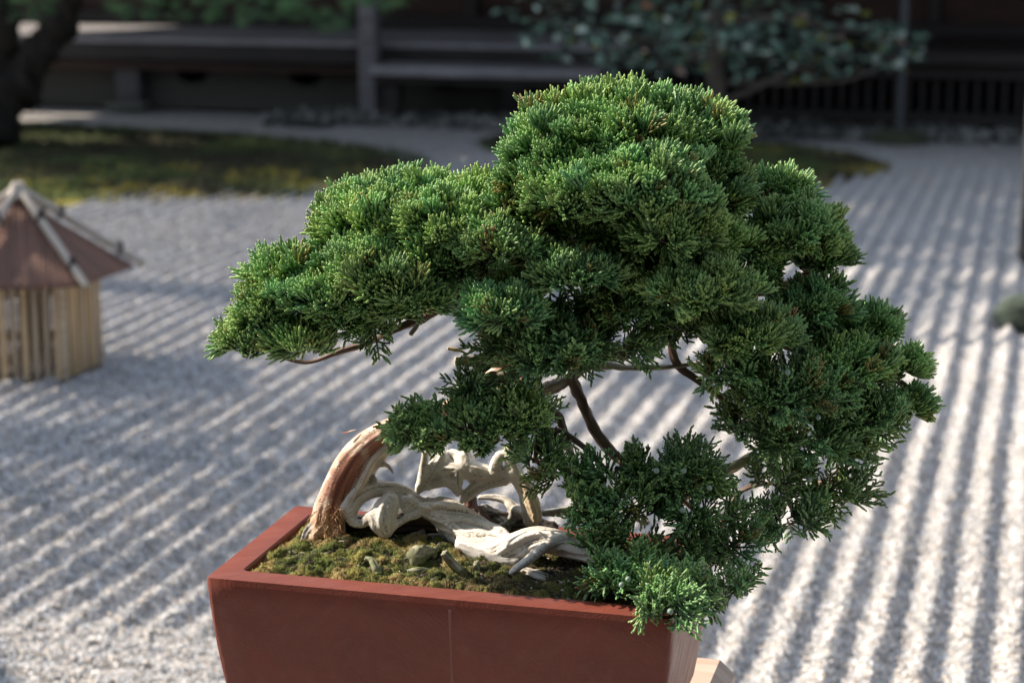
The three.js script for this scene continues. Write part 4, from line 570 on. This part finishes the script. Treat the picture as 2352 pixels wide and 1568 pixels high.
  R([[1340, 1195, 20, 0.018], [1360, 1250, 22, 0.006], [1375, 1300, 20, -0.006]], { seed: 73 });
  R([[525, 1165, 14, 0.016], [570, 1180, 20, 0.014], [610, 1250, 26, 0.006], [650, 1310, 24, -0.004]], { seed: 74 });
  R([[840, 1270, 18, 0.002], [920, 1258, 24, 0.004], [1030, 1255, 18, 0.0]], { seed: 75 });
  R([[50, 1195, 14, 0.0], [130, 1140, 18, 0.004], [200, 1090, 14, 0.002]], { seed: 76 }); R([[150, 1205, 18, 0.002], [230, 1150, 24, 0.004], [330, 1080, 20, 0.004], [420, 1040, 12, 0.0]], { seed: 77 });
  R([[240, 1040, 26, 0.006], [290, 1060, 24, 0.002]], { seed: 78 });
  R([[1700, 1250, 34, 0.006], [1800, 1285, 44, 0.006], [1890, 1310, 34, 0.002], [1960, 1330, 14, 0.0]], { seed: 79, grain: 0.16, flat: 0.7, color: (th, s, g) => mix3([0.2, 0.19, 0.17], [0.62, 0.59, 0.54], clamp(0.5 + g, 0, 1)) });
  R([[800, 1045, 12, 0.008], [870, 1000, 16, 0.014], [960, 965, 14, 0.016]], { seed: 80, color: (th, s, g) => mix3([0.12, 0.12, 0.12], [0.34, 0.34, 0.35], clamp(0.5 + g, 0, 1)) }); R([[860, 1060, 26, 0.006], [980, 1030, 34, 0.010], [1120, 1020, 26, 0.010], [1210, 1040, 16, 0.008]], { seed: 81, grain: 0.2, color: (th, s, g) => mix3([0.10, 0.10, 0.105], [0.33, 0.33, 0.35], clamp(0.5 + g, 0, 1)) });
}

// ---------------------------------------------------------------- soil and moss in the pot
const rc = rngOf(777), CUSH = []; for (let k = 0; k < 190; k++) CUSH.push([(rc() * 2 - 1) * 0.25, (rc() * 2 - 1) * 0.116, 0.005 + 0.011 * rc() * rc(), 0.5 + 0.6 * rc(), rc()]);
const cushion = (u, v) => { let h = 0, t = -1; for (const c of CUSH) { const du = u - c[0], dv = v - c[1]; if (Math.abs(du) > c[2] || Math.abs(dv) > c[2]) continue; const q = (du * du + dv * dv) / (c[2] * c[2]); if (q < 1) { const e = Math.sqrt(1 - q) * c[2] * 0.42 * c[3]; if (e > h) { h = e; t = c[4]; } } } return [h, t]; };
const soilH = (u, v) => { const iu = 0.2525 - Math.abs(u), iv = 0.118 - Math.abs(v), e = Math.min(iu, iv); return RIM_Y - 0.011 + 0.007 * smooth(0, 0.02, e) + 0.004 * smooth(0.01, 0.09, e) * (1 + 0.3 * noise(u * 12, v * 12, 1)) + 0.013 * fbm(u * 34, v * 34, 2, 3) + 0.0045 * fbm(u * 130, v * 130, 6, 2) + 0.004 * Math.exp(-(((u + 0.10) / 0.10) ** 2) - ((v - 0.03) / 0.05) ** 2) + cushion(u, v)[0]; };
const soilHue = (u, v) => { const a = fbm(u * 26, v * 26, 11, 3), b = fbm(u * 60, v * 60, 13, 3), edge = smooth(0.028, 0.004, Math.min(0.2525 - Math.abs(u), 0.118 - Math.abs(v)));
let c = mix3([0.07, 0.105, 0.022], [0.21, 0.235, 0.055], smooth(-0.25, 0.3, b)); c = mix3(c, [0.36, 0.27, 0.10], smooth(0.05, 0.32, a + 0.5 * edge)); c = mix3(c, [0.035, 0.026, 0.018], smooth(0.02, 0.2, -0.7 * a - 0.6 * b - edge * 0.3)); const ct = cushion(u, v)[1]; if (ct >= 0) c = mix3(c, ct < 0.45 ? [0.11, 0.15, 0.03] : ct < 0.75 ? [0.24, 0.235, 0.06] : [0.34, 0.26, 0.11], 0.75); else c = c.map((x) => x * 0.8); const bare = (ct >= 0 ? 0.4 : 1) * smooth(-0.07, 0.06, u) * smooth(0.11, 0.05, Math.abs(v + 0.045)) * (0.6 + b); return mix3(c, [0.055, 0.04, 0.03], clamp(bare, 0, 0.85)); };
{
  const N = 250, Mv = 120, pos = [], idx = [], col = [];
  for (let j = 0; j <= Mv; j++) for (let i = 0; i <= N; i++) { const u = lerp(-0.2525, 0.2525, i / N), v = lerp(-0.118, 0.118, j / Mv), p = potAt(u, soilH(u, v), v); pos.push(p.x, p.y, p.z); col.push(...soilHue(u, v).map((x) => x * 0.8)); }
  for (let j = 0; j < Mv; j++) for (let i = 0; i < N; i++) { const a = j * (N + 1) + i, b = a + 1, c = a + N + 1, d = c + 1; idx.push(a, b, c, b, d, c); }
  const g = new THREE.BufferGeometry(); g.setAttribute('position', new THREE.Float32BufferAttribute(pos, 3)); g.setAttribute('color', new THREE.Float32BufferAttribute(col, 3)); g.setIndex(idx); g.computeVertexNormals();
  const soil = thing('potting_soil', 'dark soil and yellow green moss filling the clay bonsai pot', 'soil', null); soil.userData.kind = 'stuff';
  part('earth', g, vertexMat(0.97), soil);
  const tg = tuftGeo(7, 0.0046, 0.00055, 19, 1.1), r = rngOf(101), ms = [], cs = [], q = new THREE.Quaternion();
  for (let k = 0; k < 62000; k++) { const u = (r() * 2 - 1) * 0.252, v = (r() * 2 - 1) * 0.1175, c = soilHue(u, v), green = c[1] + c[0]; if (green < 0.14 && r() > 0.2) continue; q.setFromEuler(new THREE.Euler((r() - 0.5) * 0.7, r() * 6.28, (r() - 0.5) * 0.7)); const s = (0.5 + 0.8 * r()) * (0.7 + 0.6 * smooth(-0.2, 0.3, noise(u * 40, v * 40, 3))); ms.push(new THREE.Matrix4().compose(potAt(u, soilH(u, v) - 0.0006, v), q, V(s, s, s))); const t = 0.75 + 0.55 * r(); cs.push(lin(c[0] * t, c[1] * t, c[2] * t)); }
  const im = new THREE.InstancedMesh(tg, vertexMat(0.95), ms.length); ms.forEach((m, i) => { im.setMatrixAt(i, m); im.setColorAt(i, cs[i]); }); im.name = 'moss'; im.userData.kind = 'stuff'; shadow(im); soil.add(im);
  // short fallen twigs and needles
  const tw = []; for (let k = 0; k < 70; k++) { const u = (r() * 2 - 1) * 0.24, v = -0.11 + 0.16 * r(), a = r() * 6.28, l = 0.005 + 0.012 * r(), p0 = potAt(u, soilH(u, v) + 0.002, v), p1 = potAt(u + Math.cos(a) * l, soilH(u, v) + 0.002 + 0.004 * r(), v + Math.sin(a) * l); tw.push(limb([{ p: p0, r: 0.0006 }, { p: p0.clone().lerp(p1, 0.5).add(V(0, 0.001, 0)), r: 0.0006 }, { p: p1, r: 0.0004 }], { seg: 5, rad: 5, color: () => k % 3 ? [0.22, 0.15, 0.10] : [0.42, 0.38, 0.32] })); }
  const twm = part('fallen_twigs', mergeGeometries(tw), vertexMat(0.8), soil); twm.userData.kind = 'stuff';
  // crumbs and fallen bits
  const cg = new THREE.IcosahedronGeometry(1, 0), m2 = [], c2 = [], e = new THREE.Euler(); for (let k = 0; k < 1500; k++) { const u = (r() * 2 - 1) * 0.25, v = (r() * 2 - 1) * 0.116, s = 0.0008 + 0.002 * r() * r(); m2.push(new THREE.Matrix4().compose(potAt(u, soilH(u, v) + s * 0.4, v), q.setFromEuler(e.set(r() * 6, r() * 6, 0)), V(s, s * 0.7, s * (1 + 2 * r() * r())))); const t = 0.5 + r(); c2.push(r() < 0.5 ? lin(0.16 * t, 0.11 * t, 0.07 * t) : lin(0.3 * t, 0.28 * t, 0.25 * t)); }
  const i2 = new THREE.InstancedMesh(cg, mat(lin(1, 1, 1), 0.9), m2.length); m2.forEach((m, i) => { i2.setMatrixAt(i, m); i2.setColorAt(i, c2[i]); }); i2.name = 'crumbs'; i2.userData.kind = 'stuff'; shadow(i2); soil.add(i2);
}
// ---------------------------------------------------------------- foliage: scale-leaved shoots gathered into tufts and pads
function fingers(list) { // list of {a, m, b, r}: bent tapered shoots with rounded tips
  const pos = [], col = [], idx = [], NS = 5;
  for (const { a, m, b, r, k } of list) {
    const cv = new THREE.QuadraticBezierCurve3(a, m, b), ts = [0, 0.45, 0.93], T = b.clone().sub(a).normalize(), N = V(-T.z, 0.31, T.x).cross(T).normalize(), B = T.clone().cross(N), o = pos.length / 3;
    ts.forEach((t, q) => { const p = cv.getPoint(t), rr = r * [0.8, 1.0, 0.86][q], s = [0.40, 0.94, 1.58][q] * (k ?? 1); for (let j = 0; j < NS; j++) { const an = j / NS * 6.2832 + q * 0.5; pos.push(p.x + (N.x * Math.cos(an) + B.x * Math.sin(an)) * rr, p.y + (N.y * Math.cos(an) + B.y * Math.sin(an)) * rr, p.z + (N.z * Math.cos(an) + B.z * Math.sin(an)) * rr); col.push(s * (q === 2 ? 1.28 : 1), s * (q === 2 ? 1.04 : 1), s * (q === 2 ? 0.94 : 1)); } });  // shade between shoots is put into dark bases; young tips are paler
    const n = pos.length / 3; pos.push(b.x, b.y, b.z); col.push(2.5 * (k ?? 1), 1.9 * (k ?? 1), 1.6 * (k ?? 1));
    for (let q = 0; q < 2; q++) for (let j = 0; j < NS; j++) { const c = o + q * NS + j, d = o + q * NS + (j + 1) % NS; idx.push(c, d, c + NS, d, d + NS, c + NS); }
    for (let j = 0; j < NS; j++) idx.push(o + 2 * NS + j, o + 2 * NS + (j + 1) % NS, n);
  }
  const g = new THREE.BufferGeometry(); g.setAttribute('position', new THREE.Float32BufferAttribute(pos, 3)); g.setAttribute('color', new THREE.Float32BufferAttribute(col, 3)); g.setIndex(idx); g.computeVertexNormals(); return g;
}
function denseSprig(seed) { const r = rngOf(seed), out = [], n = 8 + Math.floor(r() * 3);
  for (let k = 0; k < n; k++) { const h = 0.004 + 0.012 * (k / n), a = k * 2.4 + r(), sp = 0.28 + 0.45 * r() * (1 - 0.5 * k / n), s0 = V(0, h, 0), l = 0.014 + 0.009 * r(), d = V(Math.cos(a) * sp, 1, Math.sin(a) * sp).normalize(), e = s0.clone().addScaledVector(d, l), m = s0.clone().addScaledVector(V(d.x * 1.5, d.y * 0.7, d.z * 1.5), l * 0.5); out.push({ a: s0, m, b: e, r: 0.00118 + 0.00025 * r() });
    if (r() < 0.5) { const q = s0.clone().lerp(e, 0.45), a2 = a + 1.2; out.push({ a: q, m: q.clone().addScaledVector(V(Math.cos(a2) * 0.8, 0.7, Math.sin(a2) * 0.8), 0.004), b: q.clone().addScaledVector(V(Math.cos(a2) * 0.6, 0.9, Math.sin(a2) * 0.6), 0.008), r: 0.00108 }); } }
  return fingers(out); }
function looseSprig(seed) { const r = rngOf(seed), out = [], L = 0.036 + 0.01 * r(), bend = (r() - 0.5) * 0.012; const st = (t) => V(bend * t * t, L * t, 0.004 * Math.sin(t * 3));
  out.push({ a: st(0), m: st(0.5), b: st(1), r: 0.0012, k: 0.8 });
  for (let k = 0; k < 9; k++) { const t = 0.16 + 0.09 * k, q = st(t), s = k % 2 ? 1 : -1, w = (0.016 + 0.006 * r()) * (1.05 - 0.55 * t), az = (r() - 0.5) * 0.9, d = V(s * 0.72, 0.75, az).normalize(), e = q.clone().addScaledVector(d, w); out.push({ a: q, m: q.clone().addScaledVector(V(d.x * 1.3, d.y * 0.6, d.z), w * 0.5), b: e, r: 0.00108 });
    for (const f of [0.4, 0.72]) if (r() < 0.75) { const qq = q.clone().lerp(e, f), s2 = r() < 0.5 ? 1 : -1, d2 = V(s * 0.35 + s2 * 0.3, 0.9, az + s2 * 0.5).normalize(); out.push({ a: qq, m: qq.clone().addScaledVector(d2, w * 0.25), b: qq.clone().addScaledVector(d2, w * 0.5), r: 0.0011 }); } }
  return fingers(out); }
const dense = [11, 12, 13, 14, 15].map(denseSprig), loose = [21, 22, 23, 24, 25].map(looseSprig);
const leafMat = vertexMat(0.42);
// [x, y, rx, ry in frame pixels, nearer by metres, openness 0 dense .. 1 loose]
const PADS = [
  [1450, 300, 235, 100, 0, 0], [1290, 355, 135, 95, 0.04, 0], [1590, 335, 110, 110, -0.01, 0], [1450, 415, 180, 95, 0.09, 0], [1650, 440, 90, 90, 0.03, 0.1], [1320, 440, 130, 70, 0.08, 0], [1550, 500, 120, 85, 0.11, 0.05], [1215, 415, 75, 70, 0.05, 0],
  [920, 440, 150, 46, -0.03, 0], [860, 505, 135, 65, 0.02, 0], [1085, 445, 75, 46, 0.0, 0], [1000, 500, 115, 65, 0.05, 0], [1130, 545, 105, 55, 0.09, 0], [790, 590, 80, 52, 0.03, 0], [885, 630, 115, 62, 0.08, 0], [645, 625, 85, 55, 0.02, 0], [730, 670, 105, 55, 0.06, 0], [595, 705, 72, 55, 0.04, 0], [555, 770, 66, 36, 0.03, 0], [665, 770, 95, 42, 0.05, 0.1], [950, 672, 75, 42, 0.08, 0.1],
  [1150, 695, 100, 48, 0.12, 0.1], [1320, 610, 105, 48, 0.11, 0.2], [1262, 802, 82, 52, 0.09, 0.35], [1430, 700, 90, 45, 0.04, 0.4], [1240, 560, 90, 50, 0.02, 0.2], [1420, 570, 70, 50, 0.05, 0.4],
  [1040, 630, 75, 52, 0.02, 0.5], [1180, 630, 110, 46, -0.04, 0.3], [1340, 515, 95, 55, 0.05, 0.3], [1560, 590, 110, 55, 0.03, 0.3], [1470, 640, 90, 45, 0.05, 0.4], [1330, 735, 85, 48, 0.03, 0.4], [1650, 540, 90, 60, 0.06, 0.15],
  [785, 712, 85, 34, 0.04, 0.15], [900, 690, 70, 34, 0.05, 0.2], [850, 752, 60, 22, 0.03, 0.9], [700, 600, 80, 45, 0.0, 0], [780, 520, 70, 50, 0.0, 0], [990, 580, 100, 55, 0.06, 0.1], [1180, 480, 80, 60, 0.05, 0.05], [840, 580, 90, 50, 0.07, 0],
  [1610, 650, 135, 68, 0.12, 0.15], [1830, 525, 120, 72, 0.02, 0.1], [1790, 430, 75, 46, -0.04, 0], [1905, 575, 58, 46, 0.0, 0.1], [1725, 755, 120, 62, 0.10, 0.25], [1720, 600, 100, 70, 0.02, 0.2], [1860, 690, 105, 58, 0.03, 0.2], [2000, 745, 78, 58, 0.0, 0.2], [1950, 830, 125, 64, 0.04, 0.25], [2095, 825, 46, 36, 0.0, 0.2], [2105, 915, 56, 38, 0.0, 0.3], [1985, 945, 95, 56, 0.04, 0.45], [1820, 890, 120, 62, 0.08, 0.4], [1690, 850, 82, 48, 0.09, 0.7], [1850, 1005, 125, 58, 0.06, 0.55], [1960, 1030, 76, 46, 0.02, 0.6], [1740, 970, 90, 56, 0.05, 0.7], [1930, 1130, 78, 56, 0.03, 0.7], [1830, 1180, 95, 52, 0.05, 0.75], [1790, 1090, 80, 40, 0.03, 0.9],
  [1090, 965, 135, 62, 0.07, 0.25], [960, 985, 66, 40, 0.08, 0.4], [1190, 945, 66, 50, 0.07, 0.35], [1075, 880, 42, 40, 0.06, 0.8], [1230, 1040, 70, 42, 0.06, 0.6], [1300, 1085, 72, 46, 0.06, 0.75], [1410, 1085, 76, 40, 0.08, 0.7], [1560, 1085, 100, 56, 0.08, 0.5], [1450, 1150, 120, 52, 0.09, 0.6], [1600, 1175, 110, 62, 0.09, 0.55], [1350, 1160, 62, 46, 0.10, 0.75], [1390, 1235, 66, 36, 0.12, 0.8], [1690, 1240, 76, 56, 0.09, 0.8], [1560, 1270, 110, 44, 0.10, 0.8],
  [1440, 1325, 100, 40, 0.17, 0.4], [1560, 1362, 95, 42, 0.24, 0.45], [1690, 1340, 66, 46, 0.14, 0.8], [1545, 1384, 85, 26, 0.275, 0.55], [1190, 768, 70, 42, 0.03, 0.5], [1335, 808, 72, 38, 0.06, 0.5], [1480, 790, 55, 30, 0.05, 0.8], [1128, 790, 26, 22, 0.06, 0.9], [1575, 735, 70, 40, 0.02, 0.4], [1870, 762, 75, 46, 0.0, 0.4],
];
{
  const r = rngOf(303), up = V(0, 1, 0), anchors = [];
  bonsai.children.filter((o) => /^(branch|main_stem)/.test(o.name)).forEach((o) => { const p = o.geometry.attributes.position; for (let i = 0; i < p.count; i += 28) anchors.push(V(p.getX(i), p.getY(i), p.getZ(i)).add(BO)); });
  const twigCol = (th, s, g) => mix3([0.07, 0.042, 0.03], [0.19, 0.115, 0.08], clamp(0.5 + g, 0, 1));
  PADS.forEach(([cx, cy, rx, ry, dz, open], pi) => {
    const z = -2.42 + dz, c = onZ(cx, cy, z), k = -z * lerp(1.03, 0.98, open) / FPX, a = rx * k, b = ry * k, dd = Math.max(0.035, Math.min(a * 0.85, 0.10)), ms = [], cs = [], q = new THREE.Quaternion(), roll = new THREE.Quaternion();
    const area = 4 * Math.PI * Math.pow((Math.pow(a * b, 1.6) + Math.pow(a * dd, 1.6) + Math.pow(b * dd, 1.6)) / 3, 1 / 1.6), n = Math.round(area / (open > 0.5 ? 0.0018 : lerp(0.00046, 0.00105, open * 2)));
    const padTone = 0.88 + 0.24 * r(), padWarm = (r() - 0.5) * 0.5, tilt = V((cx - 1330) / 1600, 0, 0), twigs = [];
    for (let t = 0; t < n; t++) {
      // an even walk over the ellipsoid
      const yy = 1 - 2 * (t + 0.5) / n, rr = Math.sqrt(1 - yy * yy), ph = t * 2.39996 + r() * 0.5, nx = Math.cos(ph) * rr, nz = Math.sin(ph) * rr; if (yy < lerp(-0.55, -0.85, open) && r() < 0.8) continue; if (nz < -0.6 && r() < 0.4) continue;
      const lump = 0.70 + 0.38 * r() + 0.34 * noise(nx * 2.6 + pi * 1.7, yy * 2.6, nz * 2.6) + (r() < 0.06 ? 0.14 : 0), nrm = V(nx / a, yy / b, nz / dd).normalize(), dir = nrm.clone().multiplyScalar(0.85).addScaledVector(up, lerp(0.75, 0.25, open)).add(tilt).add(V((r() - 0.5) * 0.6, (r() - 0.5) * 0.4, (r() - 0.5) * 0.6)).normalize();
      const tip = V(c.x + nx * a * lump, c.y + yy * b * lump, c.z + nz * dd * lump), base = tip.clone().addScaledVector(dir, -0.030), tone = padTone * (0.76 + 0.48 * r()), warm = clamp(r() + padWarm, -0.2, 1.3), K = open > 0.5 ? 4 : 6;
      for (let s = 0; s < K; s++) {
        const sp = 0.24 + 0.48 * r(), an = r() * 6.283, x = V(-dir.z, 0.2, dir.x).normalize(), y2 = x.clone().cross(dir), d = dir.clone().addScaledVector(x, Math.cos(an) * sp).addScaledVector(y2, Math.sin(an) * sp).addScaledVector(up, 0.15).normalize();
        q.setFromUnitVectors(up, d); roll.setFromAxisAngle(up, r() * 6.283); q.multiply(roll); const sc = open > 0.33 ? 0.85 + 0.45 * r() : 0.88 + 0.36 * r(), p = base.clone().addScaledVector(d, 0.006 * r()).addScaledVector(x, (r() - 0.5) * 0.006);
        ms.push(new THREE.Matrix4().compose(p, q, V(sc, sc, sc))); const v = tone * (0.85 + 0.3 * r()), odd = r(); let col = mix3([0.092, 0.235, 0.094], [0.142, 0.260, 0.084], warm); if (odd < 0.002) col = [0.17, 0.11, 0.05]; else if (odd < 0.04) col = [0.12, 0.135, 0.04]; cs.push(lin(col[0] * v, col[1] * v, col[2] * v));
      }
      if (t % 5 === 0) twigs.push(base);
    }
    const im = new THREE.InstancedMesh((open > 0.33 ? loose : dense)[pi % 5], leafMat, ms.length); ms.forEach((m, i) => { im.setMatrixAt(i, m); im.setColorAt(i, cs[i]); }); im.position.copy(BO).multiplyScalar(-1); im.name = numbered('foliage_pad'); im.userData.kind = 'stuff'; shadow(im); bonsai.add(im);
    // twigs inside the pad
    let an = null, bd = 1e9; for (const w of anchors) { const d2 = w.distanceToSquared(c); if (d2 < bd) { bd = d2; an = w; } }
    const hub = c.clone().add(V(0, -b * 0.35, 0)), gs = [limb([{ p: an, r: 0.004 }, { p: an.clone().lerp(hub, 0.5).add(V(0, 0.006, 0)), r: 0.0034 }, { p: hub, r: 0.0026 }], { seg: 10, rad: 7, seed: pi, color: twigCol })];
    for (const w of twigs) { const m = hub.clone().lerp(w, 0.5).add(V((r() - 0.5) * 0.01, -0.006, (r() - 0.5) * 0.01)); gs.push(limb([{ p: hub, r: 0.002 }, { p: m, r: 0.0016 }, { p: w, r: 0.0010 }], { seg: 6, rad: 5, seed: pi, lobe: 0.05, color: twigCol })); }
    part('twigs', local(mergeGeometries(gs)), barkMat, bonsai);
  });
  // pale berries
  const bg = new THREE.SphereGeometry(0.0034, 12, 10), bm = mat(lin(0.19, 0.27, 0.22), 0.5);
  const put = (x, y, z) => { const m = part('berry', bg, bm, bonsai); m.position.copy(onZ(x, y, z).sub(BO)); };
  for (const [x, y, d] of [[1571, 1081, 0.15], [1568, 1172, 0.17], [1508, 1081, 0.16], [1880, 958, 0.12], [1914, 918, 0.11], [1540, 1404, 0.325], [1488, 1343, 0.24], [1443, 1330, 0.25], [1428, 1343, 0.25], [1536, 1335, 0.24], [1714, 1363, 0.18], [1810, 855, 0.15], [1860, 1100, 0.1], [1630, 1120, 0.16]]) put(x, y, -2.42 + d);
}
renderer.render(scene, camera);
